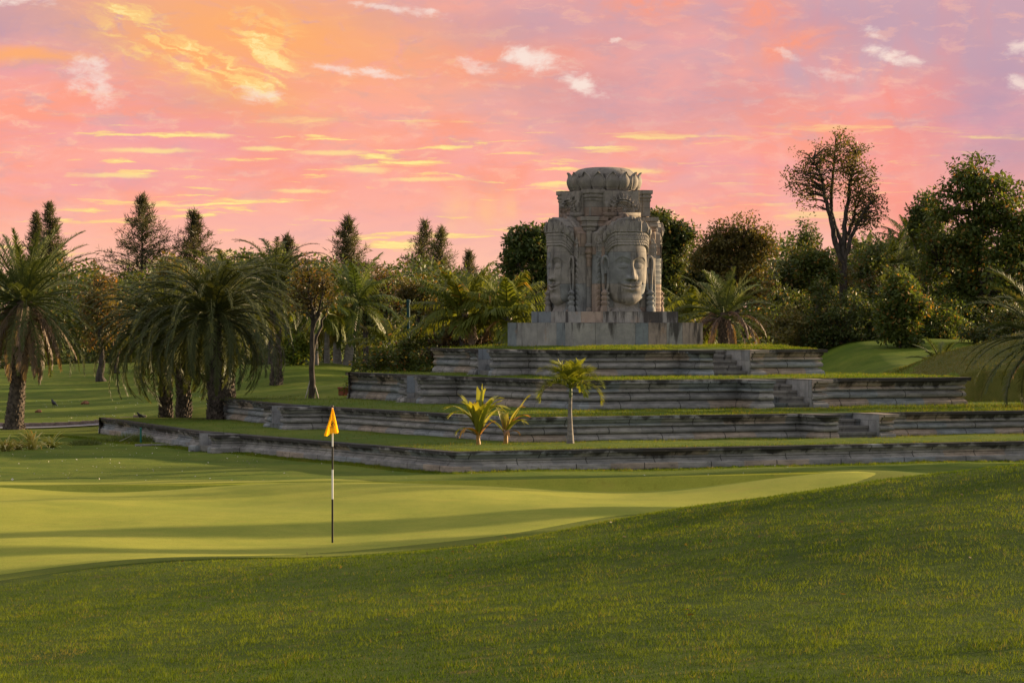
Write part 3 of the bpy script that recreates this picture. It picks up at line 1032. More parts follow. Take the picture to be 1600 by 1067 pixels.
g = G()
prof = [(1.02, 3.70), (1.04, 3.76), (0.98, 3.80), (0.98, 4.00), (0.99, 4.16), (0.98, 4.27), (0.91, 4.365), (0.80, 4.435), (0.60, 4.485), (0.35, 4.508), (0.0, 4.515)]
g.lathe([(r * 1.0, Zt(z)) for r, z in prof], 64)
dome = g.build('lotus_dome', MSD, tower, smooth=True)
NP = 16
pt = petal(0.245, 0.57, 0.21)
for i in range(NP):
    a = (i + 0.35) * 2 * math.pi / NP
    c, s = math.cos(a), math.sin(a)
    q = pt.copy()
    q[..., 0] += 0.985
    W = np.stack([q[..., 0] * c - q[..., 1] * s, q[..., 0] * s + q[..., 1] * c, Zt(3.765) + q[..., 2]], -1)
    g = G()
    g.grid(W)
    g.build('petal', MSD, dome, smooth=True)


# --- one carved face, looking to -y; n measures outwards (y = -n)
def itp(z, tab):
    tab = np.array(tab)
    return np.interp(z, tab[:, 0], tab[:, 1])


def smooth_tab(tab, n=400):
    tab = np.array(tab)
    z = np.linspace(tab[0, 0], tab[-1, 0], n)
    v = np.interp(z, tab[:, 0], tab[:, 1])
    k = np.hanning(23)
    k /= k.sum()
    vp = np.pad(v, 11, mode='edge')
    return np.stack([z, np.convolve(vp, k, 'valid')], 1)


Wt = smooth_tab([(0.16, 0.15), (0.235, 0.33), (0.30, 0.44), (0.40, 0.53), (0.55, 0.60), (0.8, 0.65), (1.05, 0.68), (1.35, 0.69), (1.65, 0.68), (1.9, 0.66), (2.2, 0.62)])
Ft = smooth_tab([(0.16, 1.50), (0.21, 1.66), (0.27, 1.77), (0.34, 1.825), (0.42, 1.84), (0.52, 1.81), (0.60, 1.84), (0.8, 1.875), (0.92, 1.86), (1.0, 1.87), (1.2, 1.885), (1.4, 1.885), (1.55, 1.91), (1.75, 1.945), (1.95, 1.94), (2.2, 1.89)])
NB_ = 1.08


def gs(x, w):
    return np.exp(-(x / w) ** 2)


def features(s, z):
    A = np.abs(s)
    d = np.zeros_like(s)
    # eye sockets under the brow, then the lids and balls
    browz = 1.565 + 0.115 * np.sin(np.pi * np.clip((A - 0.02) / 0.60, 0, 1)) - 0.10 * np.clip((A - 0.42) / 0.2, 0, 1)
    d -= 0.075 * gs(A - 0.27, 0.17) * gs(z - 1.44, 0.10)
    d -= 0.05 * gs(A - 0.12, 0.07) * gs(z - 1.44, 0.10)
    d += 0.042 * np.exp(-np.clip((browz - z) / 0.028, 0, 9) ** 2) * np.exp(-np.clip((z - browz) / 0.11, 0, 9) ** 2) * sst(A, 0.02, 0.10) * (1 - sst(A, 0.50, 0.62))
    eye = np.clip(1 - ((A - 0.285) / 0.165) ** 2 - ((z - 1.405 + 0.03 * (A - 0.285)) / 0.083) ** 2, 0, 1)
    d += 0.105 * np.sqrt(eye) * (eye > 0)
    lid = np.abs(1 - ((A - 0.285) / 0.175) ** 2 - ((z - 1.405) / 0.093) ** 2)
    d += 0.028 * np.exp(-(lid / 0.16) ** 2)
    d -= 0.020 * gs(z - (1.372 + 0.35 * (A - 0.285) ** 2), 0.010) * (eye > 0.05)
    # nose
    t = np.clip((1.60 - z) / 0.58, 0, 1)
    hN = 0.055 + 0.19 * t ** 1.25
    wN = 0.070 + 0.055 * t ** 1.5
    cut = sst(z, 0.925, 0.985)
    top = 1 - sst(z, 1.56, 1.72)
    d += hN * np.exp(-(A / wN) ** 2.6) * cut * top
    d += 0.035 * gs(A, 0.085) * gs(z - 1.03, 0.07) * cut
    d += 0.135 * gs(A - 0.150, 0.068) * gs(z - 1.025, 0.070) * sst(z, 0.935, 0.985)
    d -= 0.03 * gs(A - 0.215, 0.03) * gs(z - 1.03, 0.08)
    d -= 0.05 * gs(A - 0.07, 0.03) * gs(z - 0.945, 0.022)
    # mouth: broad calm smile
    zc = 0.735 + 0.50 * np.clip(A, 0, 0.36) ** 2 * 1.2 - 0.015 * gs(A, 0.05)
    mw = np.clip(1 - (A / 0.375) ** 2.2, 0, 1) ** 0.7
    d += 0.088 * np.exp(-((z - zc - 0.052) / 0.043) ** 2) * mw
    d += 0.095 * np.exp(-((z - zc + 0.062) / 0.050) ** 2) * np.clip(1 - (A / 0.32) ** 2, 0, 1) ** 0.7
    d -= 0.055 * np.exp(-((z - zc) / 0.013) ** 2) * np.clip(1 - (A / 0.41) ** 4, 0, 1)
    d += 0.018 * np.exp(-((z - zc - 0.112) / 0.012) ** 2) * mw
    d -= 0.045 * gs(A - 0.41, 0.035) * gs(z - 0.85, 0.05)
    d -= 0.030 * gs(z - 0.575, 0.035) * gs(A, 0.16)
    d -= 0.020 * gs(A, 0.022) * gs(z - 0.89, 0.045)
    # chin and cheeks
    d += 0.055 * gs(A, 0.15) * gs(z - 0.42, 0.09)
    d += 0.035 * gs(A - 0.36, 0.16) * gs(z - 1.10, 0.17)
    d -= 0.022 * gs(A - 0.40, 0.08) * gs(z - 0.72, 0.14)
    return d


def head_pt(ph, z, grow=0.0, feat=True):
    W = itp(z, Wt) + grow
    F = itp(z, Ft) + grow
    q = 0.80
    s = W * np.sign(np.sin(ph)) * np.abs(np.sin(ph)) ** 0.92
    n = NB_ + (F - NB_) * np.abs(np.cos(ph)) ** q
    if feat:
        f = features(s, z) * np.abs(np.cos(ph)) ** 0.25
        n = n + f
    return s, n


def face_mesh():
    ph, z = np.meshgrid(np.linspace(-math.pi / 2, math.pi / 2, 170), np.linspace(0.165, 2.12, 250))
    s, n = head_pt(ph, z)
    g = G()
    P = np.stack([s, -n, Zt(z)], -1)
    g.grid(P)
    # under the chin
    bt = P[0]
    g.grid(np.stack([np.stack([bt[:, 0] * 0.7, -np.minimum(-bt[:, 1], 1.45) * 0 - 1.2, np.full(len(bt), Zt(0.2))], -1), bt]))
    return g


def neck_mesh():
    g = G()
    ph, z = np.meshgrid(np.linspace(-math.pi / 2, math.pi / 2, 140), np.linspace(-0.01, 0.34, 60))
    fl = 0.12 * np.clip(1 - z / 0.16, 0, 1) ** 2
    W = 0.44 + fl
    F = 1.52 + fl * 1.2
    s = W * np.sin(ph)
    n = NB_ + (F - NB_) * np.cos(ph) ** 0.8
    rel = 0.016 * np.cos(ph * 46) * np.cos(z * 2 * math.pi / 0.095) * (z > 0.05) * (z < 0.30)
    rel = rel + 0.012 * gs(z - 0.045, 0.012) + 0.012 * gs(z - 0.28, 0.012)
    g.grid(np.stack([s * (1 + rel), -(n + rel), Zt(z)], -1))
    return g


def tiara_mesh():
    """crown wrapped over the brow: bead rows, a leaf row, tall pointed leaves; arch outline"""
    NA, NV = 360, 130
    a, v = np.meshgrid(np.linspace(-1, 1, NA), np.linspace(0, 1, NV))
    A = np.abs(a)
    # plan curve of the lower edge: round the head, then out to the wing tips
    ph = a / 0.74 * (math.pi / 2)
    inn = A <= 0.74
    php = np.clip(ph, -math.pi / 2, math.pi / 2)
    zl = 2.03 - 0.36 * np.clip((A - 0.30) / 0.44, 0, 1) ** 1.9
    zl = np.where(inn, zl, 1.67 - 0.02 * (A - 0.74) / 0.26)
    ztop = 2.87 - 0.78 * np.clip(A, 0, 1) ** 1.55 - 0.10 * np.clip(A - 0.75, 0, 1)
    z = zl + (ztop - zl) * v
    W, F = 0.72, 1.93
    lean = 1 - 0.10 * v ** 2 * np.cos(php)
    s1 = (W + 0.02 * v) * np.sign(np.sin(php)) * np.abs(np.sin(php)) ** 0.92
    n1 = NB_ + (F - NB_) * np.abs(np.cos(php)) ** 0.72 * lean
    out = np.clip((A - 0.74) / 0.26, 0, 1)
    s = s1 + np.sign(a) * out * 0.33
    n = n1 + out * 0.12 - 0.0
    # relief
    band = (z - zl) / 0.42          # 0..1 over the flat bands (0.42 m), above it the tall leaves
    arc = a * 3.3
    per = lambda f: np.abs(np.sin(np.pi * arc * f))
    rel = np.zeros_like(a)
    beads = lambda c, h: gs(band - c, h)
    rel += 0.030 * beads(0.10, 0.085) * (0.35 + 0.65 * per(4.6) ** 0.7)
    rel += 0.026 * beads(0.30, 0.07) * (0.3 + 0.7 * per(5.5) ** 0.7)
    rel += 0.034 * beads(0.56, 0.17) * (0.15 + 0.85 * per(3.4) ** 0.5) * (0.75 + 0.25 * np.cos(arc * 40))
    rel += 0.030 * beads(0.85, 0.075) * (0.25 + 0.75 * per(4.6) ** 0.6)
    for c in (0.0, 0.2, 0.39, 0.73, 0.98):
        rel -= 0.020 * gs(band - c, 0.03)
        rel += 0.012 * gs(band - c - 0.05, 0.03)
    up = np.clip((z - zl - 0.43) / np.maximum(ztop - zl - 0.43, 0.02), 0, 1)
    ul = np.abs(((arc * 1.75 + 0.5) % 1.0) - 0.5) * 2          # 0 at a leaf's middle .. 1 between two
    edge = ul - (1 - up ** 1.6) * 0.95
    leaf = np.clip(-edge / 0.35, 0, 1) ** 0.6
    rel += np.where(band > 1.0, 0.075 * leaf + 0.018 * gs(ul, 0.12) - 0.012 * np.abs(np.sin(up * 16)) * (ul > 0.15) * leaf, 0)
    rel += np.where(band > 1.0, -0.02 * gs(ul - 0.55, 0.06) * leaf, 0)
    rel *= np.where(A > 0.97, 0.3, 1)
    nx, ny = np.sin(php) * (1 - out), np.cos(php) * (1 - out) + out
    s = s + rel * nx
    n = n + rel * ny
    # scalloped silhouette of the leaf tips
    zt = z + np.where(v > 0.9, 0.055 * (1 - ul) * sst(v, 0.9, 1.0), 0)
    P = np.stack([s, -n, Zt(zt)], -1)
    back = P[-1].copy()
    back[:, 1] = np.maximum(back[:, 1], -1.06) * 0 - 1.05
    back[:, 0] *= 0.96
    mid = P[-1] * 0.5 + back * 0.5
    low = P[0].copy()
    lb = P[0].copy()
    lb[:, 0] *= 0.94
    lb[:, 1] = -(NB_ + (-P[0][:, 1] - NB_) * 0.94)
    lb[:, 2] += 0.01
    Q = np.concatenate([lb[None], P, mid[None], back[None]])
    g = G()
    g.grid(Q)
    # raised leaves: a row of small ones in the band, two overlapping rows of tall pointed ones above
    B = np.stack([a, z], -1)

    def leaf(ac, v0, w, h, bul, push, sc=0.0):
        j = int(round((ac + 1) / 2 * (NA - 1)))
        col = P[:, j]
        zz_ = np.interp(v0, v[:, j], col[:, 2])
        x0, y0 = np.interp(v0, v[:, j], col[:, 0]), np.interp(v0, v[:, j], col[:, 1])
        j0, j1 = max(0, j - 4), min(NA - 1, j + 4)
        tg = P[int(v0 * (NV - 1)), j1, :2] - P[int(v0 * (NV - 1)), j0, :2]
        tg = tg / (np.linalg.norm(tg) + 1e-9)
        no = np.array([tg[1], -tg[0]])
        pt_ = petal(w, h, bul, 0.02, 0.018)
        X_ = x0 + no[0] * (pt_[..., 0] + push) + tg[0] * pt_[..., 1]
        Y_ = y0 + no[1] * (pt_[..., 0] + push) + tg[1] * pt_[..., 1]
        g.grid(np.stack([X_, Y_, zz_ + pt_[..., 2]], -1))
    for i in range(27):
        ac = -0.86 + 1.72 * i / 26
        zr = 0.17 / max(0.3, float(np.interp(ac, a[0], ztop[0] - zl[0])))
        leaf(ac, zr, 0.042, 0.145, 0.045, -0.012)
    for row, (cnt, wd, up0, hs, ps) in enumerate(((10, 0.115, 0.44, 1.16, -0.04), (11, 0.115, 0.42, 0.92, -0.005))):
        for i in range(cnt):
            ac = (i - (cnt - 1) / 2) / (cnt / 2) * 0.94
            H = float(np.interp(ac, a[0], ztop[0] - zl[0]))
            h_ = max(0.10, (H - up0) * hs)
            leaf(ac, min(0.9, up0 / H), wd * (0.7 + 0.3 * min(1, h_ / 0.4)), h_, 0.05, ps)
    return g


def ear_mesh(sg):
    g = G()
    z = np.array([1.36, 1.50, 1.60, 1.67, 1.69, 1.65, 1.55, 1.40, 1.20, 1.00, 0.82, 0.68, 0.60])
    s = np.array([0.655, 0.665, 0.69, 0.74, 0.80, 0.855, 0.885, 0.885, 0.865, 0.85, 0.845, 0.835, 0.80])
    n = np.array([1.40, 1.40, 1.39, 1.38, 1.37, 1.36, 1.35, 1.34, 1.33, 1.33, 1.33, 1.33, 1.34])
    t = np.linspace(0, len(z) - 1, 50)
    ii = np.arange(len(z))
    P = np.stack([sg * np.interp(t, ii, s), -np.interp(t, ii, n), Zt(np.interp(t, ii, z))], -1)
    g.tube(P, 0.050, 10)
    P2 = np.stack([sg * np.array([0.68, 0.675, 0.675, 0.685, 0.70, 0.75, 0.80]), -np.array([1.36, 1.37, 1.37, 1.36, 1.35, 1.34, 1.34]), Zt(np.array([1.28, 1.18, 1.0, 0.82, 0.70, 0.62, 0.60]))], -1)
    g.tube(P2, 0.042, 10)
    # shell of the ear
    aa, vv = np.meshgrid(np.linspace(-1, 1, 16), np.linspace(0, 1, 20))
    zz = 1.16 + 0.50 * vv
    ss = 0.775 + 0.10 * aa * np.sin(np.pi * (0.2 + 0.7 * vv)) ** 0.5
    nn = 1.31 - 0.08 * (1 - aa ** 2) * np.sin(np.pi * vv) + 0.05 * gs(aa + 0.2, 0.25) * gs(vv - 0.25, 0.25)
    g.grid(np.stack([sg * ss, -nn, Zt(zz)], -1))
    return g


def earring_mesh(sg):
    g = G()
    prof = [(0.05, 0.66), (0.085, 0.62), (0.125, 0.58), (0.13, 0.53), (0.09, 0.50), (0.095, 0.47), (0.135, 0.44), (0.14, 0.37), (0.10, 0.34), (0.10, 0.32), (0.135, 0.29), (0.14, 0.22), (0.105, 0.19), (0.12, 0.16), (0.15, 0.10), (0.155, -0.01)]
    g.lathe([(r, Zt(z)) for r, z in prof], 18, (sg * 0.80, -1.30, 0))
    a = np.arange(18) * 2 * np.pi / 18
    for k, z in ((10, 0.255), (10, 0.41), (10, 0.555)):
        for i in range(k):
            aa = -math.pi * (i + 0.5) / k
            x, y = sg * 0.80 + 0.137 * math.cos(aa), -1.30 + 0.137 * math.sin(aa)
            g.tube([(x, y, Zt(z - 0.03)), (x, y, Zt(z + 0.03))], 0.018, 6)
    return g


def braid_mesh(sg):
    """vertical band of slanting leaves beside the face"""
    aa, z = np.meshgrid(np.linspace(-1, 1, 34), np.linspace(-0.01, 2.02, 300))
    h = 0.085
    ph = ((z + 0.075 * np.abs(aa) * 0.9 + 0.03 * aa) / h * 0.5)
    saw = (ph % 1.0)
    rel = 0.045 * saw ** 0.8 * (1 - aa ** 4) + 0.03 * (1 - aa ** 2)
    rel -= 0.015 * gs(aa, 0.10)
    w = 0.105
    s = 0.945 + w * aa + 0.015 * np.sin(z * 3)
    n = 1.17 + rel
    P = np.stack([sg * s, -n, Zt(z)], -1)
    g = G()
    edge0, edge1 = P[:, :1].copy(), P[:, -1:].copy()
    edge0[..., 1] = -0.99
    edge1[..., 1] = -0.99
    g.grid(np.concatenate([edge0, P, edge1], 1))
    return g


def wing_relief():
    """flame leaves on the backing slab between crown and tower"""
    g = G()
    g.box((-0.93, -1.155, UZ - 0.008), (0.93, -0.95, Zt(2.02)))
    a, v = np.meshgrid(np.linspace(-1, 1, 150), np.linspace(0, 1, 90))
    A = np.abs(a)
    zt = 2.98 - 0.62 * A ** 1.5
    z = 1.75 + (zt - 1.75) * v
    s = a * 1.06
    # flames fanning out from the head
    ang = np.arctan2(s, z - 1.3)
    rad = np.hypot(s, z - 1.3)
    ul = np.abs(((ang * 5.2 + 0.5) % 1) - 0.5) * 2
    rel = 0.05 * np.clip(1 - ul * 1.15, 0, 1) ** 0.6 + 0.016 * np.abs(np.sin(rad * 22 + ul * 2)) * (ul > 0.15)
    rel *= np.clip((1 - v) / 0.03, 0, 1) * np.clip((1 - A) / 0.02, 0, 1)
    P = np.stack([s, -(1.10 + rel), Zt(z + 0.05 * (1 - ul) * (v > 0.97))], -1)
    e0, e1 = P[:, :1].copy(), P[:, -1:].copy()
    e0[..., 1] = e1[..., 1] = -0.9
    Q = np.concatenate([e0, P, e1], 1)
    t = Q[-1:].copy()
    t[..., 1] = -0.9
    b0 = Q[:1].copy()
    b0[..., 1] = -0.9
    g.grid(np.concatenate([b0, Q, t]))
    return g


def pediment_mesh():
    aa, z = np.meshgrid(np.linspace(-1, 1, 130), np.linspace(0, 1, 110))
    hw = 0.60
    x = aa
    rel = np.zeros_like(x)
    # trilobed arch moulding
    r = np.hypot(x / 0.74, (z + 0.02) / 0.62)
    rel += 0.085 * np.exp(-((r - 0.88) / 0.13) ** 2)
    rel += 0.02 * np.exp(-((r - 0.70) / 0.03) ** 2)
    ins = r < 0.72
    rel += np.where(ins, 0.028 * (np.sin(x * 26 + np.sin(z * 21) * 2) * np.sin(z * 24 + np.sin(x * 18) * 2)), 0)
    # flame leaves over the arch
    ang = np.arctan2(x, z + 0.02)
    lf = np.abs(((ang * 9 / math.pi * 1.25 + 0.5) % 1) - 0.5) * 2
    lo = (r > 1.02)
    hgt = np.clip((1.62 - 0.25 * np.abs(ang) - r) / 0.6, 0, 1)
    rel += np.where(lo, 0.10 * np.clip((hgt * 1.05 - lf) / 0.4, 0, 1) ** 0.6 + 0.01 * np.abs(np.sin(r * 22)) * (lf > 0.2) * (hgt > 0.1), 0)
    # upturned serpent ends at the feet
    for sg in (-1, 1):
        q = np.hypot((x - sg * 0.90) / 0.16, (z - 0.22) / 0.30)
        rel += 0.09 * np.clip(1 - q, 0, 1) ** 0.5 + np.where(q < 1, 0.02 * np.sin(x * 60), 0)
    rel *= sst(1 - np.abs(aa), 0, 0.02) * sst(1 - z, 0, 0.02)
    P = np.stack([x * hw, -(1.19 + rel), Zt(3.07 + 0.66 * z)], -1)
    g = G()
    b0 = P.copy()
    L = [P[:, :1].copy(), P, P[:, -1:].copy()]
    L[0][..., 1] = -0.95
    L[2][..., 1] = -0.95
    Q = np.concatenate(L, 1)
    t = Q[-1:].copy()
    t[..., 1] = -0.95
    bm = Q[:1].copy()
    bm[..., 1] = -0.95
    g.grid(np.concatenate([bm, Q, t]))
    g.box((-0.63, -1.25, Zt(2.94)), (0.63, -0.945, Zt(3.066)))
    g.box((-0.655, -1.215, Zt(2.872)), (0.655, -0.942, Zt(2.943)))
    return g


def press(g, k=0.52, n0=1.08, n1=1.41):
    """set the relief on its panel: outward distance n -> n1 + (n - n0) k"""
    for V in g.v:
        n = -V[:, 1]
        V[:, 1] = -np.where(n > 1.0, n1 + (n - n0) * k, n)
    return g


face0 = press(face_mesh()).build('carved_face', MS, tower, smooth=True)
for nm, mk in (('neck_collar', neck_mesh), ('tiara', tiara_mesh)):
    press(mk()).build(nm, MS, face0, smooth=True)
press(wing_relief()).build('backing_slab', MSD, face0)
for sg in (-1, 1):
    press(ear_mesh(sg), 0.5).build('ear', MS, face0, smooth=True)
    press(earring_mesh(sg), 0.7).build('earring', MS, face0, smooth=True)
    press(braid_mesh(sg), 1.0, 1.17, 1.42).build('leaf_band', MS, face0, smooth=True)
ped0 = pediment_mesh().build('pediment', MSD, tower, smooth=True)
for k in (1, 2, 3):
    for o in (face0, ped0):
        c = copy_tree(o, tower)
        c.rotation_euler = (0, 0, k * math.pi / 2)


# ------------------------------------------------------------------ vegetation library
BK_DARK = m_bark('dark_bark', (0.025, 0.020, 0.015), (0.084, 0.067, 0.053))
BK_GREY = m_bark('grey_palm_bark', (0.14, 0.125, 0.11), (0.26, 0.235, 0.21), 5.0, 2.2)
BK_PALM = m_bark('palm_boot_bark', (0.03, 0.024, 0.018), (0.13, 0.10, 0.075), 7.0, 1.0)
BK_RED = m_bark('old_frond_stalks', (0.10, 0.06, 0.04), (0.24, 0.15, 0.10), 8.0, 0.5)
L_DARK = m_leaf('dark_leaf', (0.044, 0.066, 0.016), (0.095, 0.112, 0.030), (0.22, 0.14, 0.04), 0.04)
L_BROAD = m_leaf('broad_leaf', (0.058, 0.094, 0.018), (0.125, 0.155, 0.034), (0.36, 0.20, 0.05), 0.05, 0.42)
L_LIGHT = m_leaf('light_leaf', (0.095, 0.140, 0.020), (0.175, 0.205, 0.034), (0.27, 0.24, 0.03), 0.06, 0.42)
L_RUST = m_leaf('russet_leaf', (0.080, 0.068, 0.022), (0.15, 0.105, 0.034), (0.26, 0.11, 0.04), 0.16, 0.4)
L_OLIVE = m_leaf('olive_leaf', (0.082, 0.080, 0.022), (0.155, 0.122, 0.034), (0.22, 0.13, 0.04), 0.12, 0.4)
L_NEEDLE = m_leaf('needle_spray', (0.050, 0.055, 0.026), (0.098, 0.092, 0.040), None, 0, 0.35)
L_FROND = m_leaf('date_frond', (0.055, 0.076, 0.022), (0.115, 0.132, 0.042), (0.21, 0.17, 0.07), 0.07, 0.3, 0.55, 0.22)
L_DEAD = m_leaf('dead_frond', (0.10, 0.065, 0.042), (0.22, 0.15, 0.105), None, 0, 0.3)
L_COCO = m_leaf('coconut_frond', (0.085, 0.115, 0.018), (0.17, 0.18, 0.030), (0.36, 0.19, 0.04), 0.14, 0.45, 0.5, 0.2)
L_ROYAL = m_leaf('royal_frond', (0.055, 0.085, 0.020), (0.11, 0.135, 0.032), (0.22, 0.17, 0.06), 0.05, 0.35, 0.55, 0.2)
L_LIME = m_leaf('lime_frond', (0.12, 0.17, 0.02), (0.22, 0.25, 0.035), (0.28, 0.24, 0.05), 0.1, 0.45)
L_YOUNG = m_leaf('young_palm_leaf', (0.17, 0.20, 0.020), (0.33, 0.28, 0.035), (0.50, 0.26, 0.04), 0.25, 0.45, 0.4, 0.4)
L_BRONZE = m_leaf('bronze_leaf', (0.029, 0.023, 0.014), (0.072, 0.049, 0.026), (0.160, 0.072, 0.029), 0.12, 0.35)


def leaf_quads(C, D, Nn, L, W, fold=0.0):
    """rhombic leaves at C along D, lying across Nn"""
    D = nrm(D)
    S = nrm(np.cross(D, Nn))
    L = np.broadcast_to(np.asarray(L, float), (len(C),))[:, None]
    W = np.broadcast_to(np.asarray(W, float), (len(C),))[:, None]
    b0 = C
    m = C + D * L * 0.45
    V = np.stack([b0, m + S * W * 0.5, C + D * L, m - S * W * 0.5], 1)
    n = len(C)
    F = np.arange(4 * n).reshape(n, 4)
    return V.reshape(-1, 3), F


def rand_dir(rg, n):
    return nrm(rg.normal(size=(n, 3)))


def crown_leaves(g, rg, cl, cr, per, ll, lw, droop=0.25, flat=0.65):
    """leaf clumps: centres cl (N,3), radius cr"""
    n = len(cl)
    per = int(per)
    c = np.repeat(cl, per, 0)
    tone = np.repeat(np.clip(rg.normal(0.45, 0.16, n), 0.05, 0.85), per)
    off = rg.normal(size=(n * per, 3))
    off = nrm(off) * (rg.random((n * per, 1)) ** 0.45)
    off *= np.repeat(np.broadcast_to(cr, (n,)), per)[:, None] * np.array([1, 1, flat])
    C = c + off
    D = nrm(off + 0.001) * 0.7 + rand_dir(rg, len(C)) * 0.9 + np.array([0, 0, -droop])
    Nn = rand_dir(rg, len(C)) * 0.8 + np.array([0, 0, 1.0])
    sz = rg.uniform(0.65, 1.25, len(C))
    V, F = leaf_quads(C, D, Nn, ll * sz, lw * sz)
    r = np.clip(np.where(rg.random(len(C)) < 0.06, 1.0, tone + rg.normal(0, 0.16, len(C))), 0, 1)
    g.add(V, F, np.repeat(r, 4))


def limb_path(a, b_, rg, n=7, sag=0.0, wig=0.05):
    t = np.linspace(0, 1, n)[:, None]
    a, b_ = np.asarray(a, float), np.asarray(b_, float)
    L = np.linalg.norm(b_ - a)
    up = np.array([0, 0, 1.0])
    P = a + (b_ - a) * t + up * (np.sin(np.pi * t) * sag * L) + rg.normal(0, wig * L / 3, (n, 3)) * np.sin(np.pi * t)
    return P


def broadleaf(name, loc, label, cat, ells, trunk_h, trunk_r, leaf, bark=BK_DARK, n=120, per=60, cr=0.5, ll=0.16, lw=0.09, seed=1, group=None, limbs=6, shell=0.5, lean=(0, 0), droop=0.25, flat=0.65, twigs=True, forks=1, gap=0.0):
    """tree: tapered trunk with limbs, crown = leaf clumps through ellipsoids (x, y, z, rx, ry, rz, weight)"""
    rg = np.random.default_rng(seed)
    root = empty(name, loc, label, cat, group)
    E = np.array(ells, float)
    w = E[:, 6] / E[:, 6].sum()
    k = rg.choice(len(E), n, p=w)
    d = rand_dir(rg, n)
    r = rg.random(n) ** shell * np.where(rg.random(n) < 0.14, rg.uniform(1.05, 1.28, n), 1.0)
    cl = E[k, :3] + d * r[:, None] * E[k, 3:6]
    if gap > 0:
        keep = np.sin(cl[:, 0] * 2.1 + seed) * np.sin(cl[:, 1] * 1.9 + 1.7 * seed) * np.sin(cl[:, 2] * 2.3) > -1 + gap * 1.4 - 0.6
        cl = cl[keep]
    gt = G()
    top = np.array([lean[0], lean[1], trunk_h])
    hs = np.linspace(0, 1, 8)
    tp = np.stack([top[0] * hs ** 1.5, top[1] * hs ** 1.5, top[2] * hs], -1)
    tp[1:-1] += rg.normal(0, trunk_r * 0.25, (6, 3)) * np.array([1, 1, 0])
    gt.tube(tp, trunk_r * (1.25 - 0.55 * hs + 0.5 * np.exp(-hs * 14)), 9)
    # main limbs to well spread targets
    order = [int(np.argmax(cl[:, 2]))]
    for _ in range(min(limbs, len(cl)) - 1):
        dist = np.min(np.linalg.norm(cl[:, None] - cl[order][None], axis=2), axis=1)
        order.append(int(np.argmax(dist)))
    mains = []
    for i in order:
        a = tp[-1] * 1.0
        if rg.random() < 0.5:
            j = rg.integers(4, 8)
            a = tp[j]
        tgt = a + (cl[i] - a) * 0.82
        P = limb_path(a, tgt, rg, 8, 0.10, 0.10)
        t = np.linspace(0, 1, 8)
        gt.tube(P, trunk_r * 0.55 * (1 - 0.86 * t) + 0.008, 6)
        mains.append(P)
    M = np.concatenate(mains)
    if twigs:
        for c in cl:
            dd_ = np.linalg.norm(M - c, axis=1) + 0.6 * np.maximum(0, M[:, 2] - c[2])
            a = M[int(np.argmin(dd_))]
            if np.linalg.norm(a - c) < 0.05:
                continue
            P = limb_path(a, c, rg, 5, 0.06, 0.12)
            gt.tube(P, np.linspace(trunk_r * 0.16 + 0.006, 0.005, 5), 4, cap=False)
    gt.build('trunk', bark, root, smooth=True)
    g = G()
    crown_leaves(g, rg, cl, cr * rg.uniform(0.7, 1.3, len(cl)), per, ll, lw, droop, flat)
    g.build('crown', leaf, root, rnd=True)
    return root


def frond(az, el, L, curve, nl, ll, lw, up=0.35, hang=0.15, rg=None, sweep=(62, 25), start=0.12, jit=0.12, bend=0.25):
    """a pinnate frond from the origin: returns (rachis points, leaflet V, quads F, tris T, r)"""
    N = 14
    t = np.linspace(0, 1, N)
    e = el - curve * t ** 1.25
    ds = L / (N - 1)
    ca, sa = math.cos(az), math.sin(az)
    hx = np.concatenate([[0], np.cumsum(np.cos(e[:-1]) * ds)])
    hz = np.concatenate([[0], np.cumsum(np.sin(e[:-1]) * ds)])
    tw = rg.normal(0, 0.05) * hx ** 1.5
    P = np.stack([hx * ca - tw * sa, hx * sa + tw * ca, hz], -1)
    ts = np.linspace(start, 0.995, nl)
    ts = np.repeat(ts, 2)
    sd = np.tile([1.0, -1.0], nl)
    n = len(ts)
    B = np.stack([np.interp(ts, t, P[:, i]) for i in range(3)], -1)
    te = np.interp(ts, t, e)
    T = np.stack([np.cos(te) * ca, np.cos(te) * sa, np.sin(te)], -1)
    Sd = np.tile(np.array([-sa, ca, 0.0]), (n, 1)) * sd[:, None]
    U = np.cross(T, np.array([-sa, ca, 0.0]))
    ang = np.radians(np.interp(ts, [start, 1], sweep)) + rg.normal(0, jit, n)
    D = nrm(Sd * np.sin(ang)[:, None] + T * np.cos(ang)[:, None] + U * (up + rg.normal(0, jit, n))[:, None])
    lp = ll * np.clip(np.sin(np.pi * (ts * 0.80 + 0.14)), 0.12, 1) ** 0.7 * rg.uniform(0.85, 1.12, n)
    W = nrm(np.cross(D, U + 0.3 * Sd))
    g0 = np.array([0, 0, -1.0])
    M = B + D * (lp * 0.5)[:, None] + g0 * (lp * hang * 0.25)[:, None]
    Tp = B + nrm(D + g0 * (hang + bend * 0.3)) * lp[:, None]
    Tp = M + nrm((M - B) + g0 * (lp * hang)[:, None]) * (lp * 0.5)[:, None]
    hw = lw * 0.5
    V = np.stack([B - W * hw * 0.6, B + W * hw * 0.6, M + W * hw, M - W * hw, Tp], 1).reshape(-1, 3)
    i = np.arange(n)[:, None] * 5
    Q = i + np.array([0, 1, 2, 3])
    Tr = i + np.array([3, 2, 4])
    r = np.repeat(np.clip(rg.normal(0.45, 0.18) + rg.normal(0, 0.12, n), 0, 1), 5)
    return P, V, Q, Tr, r


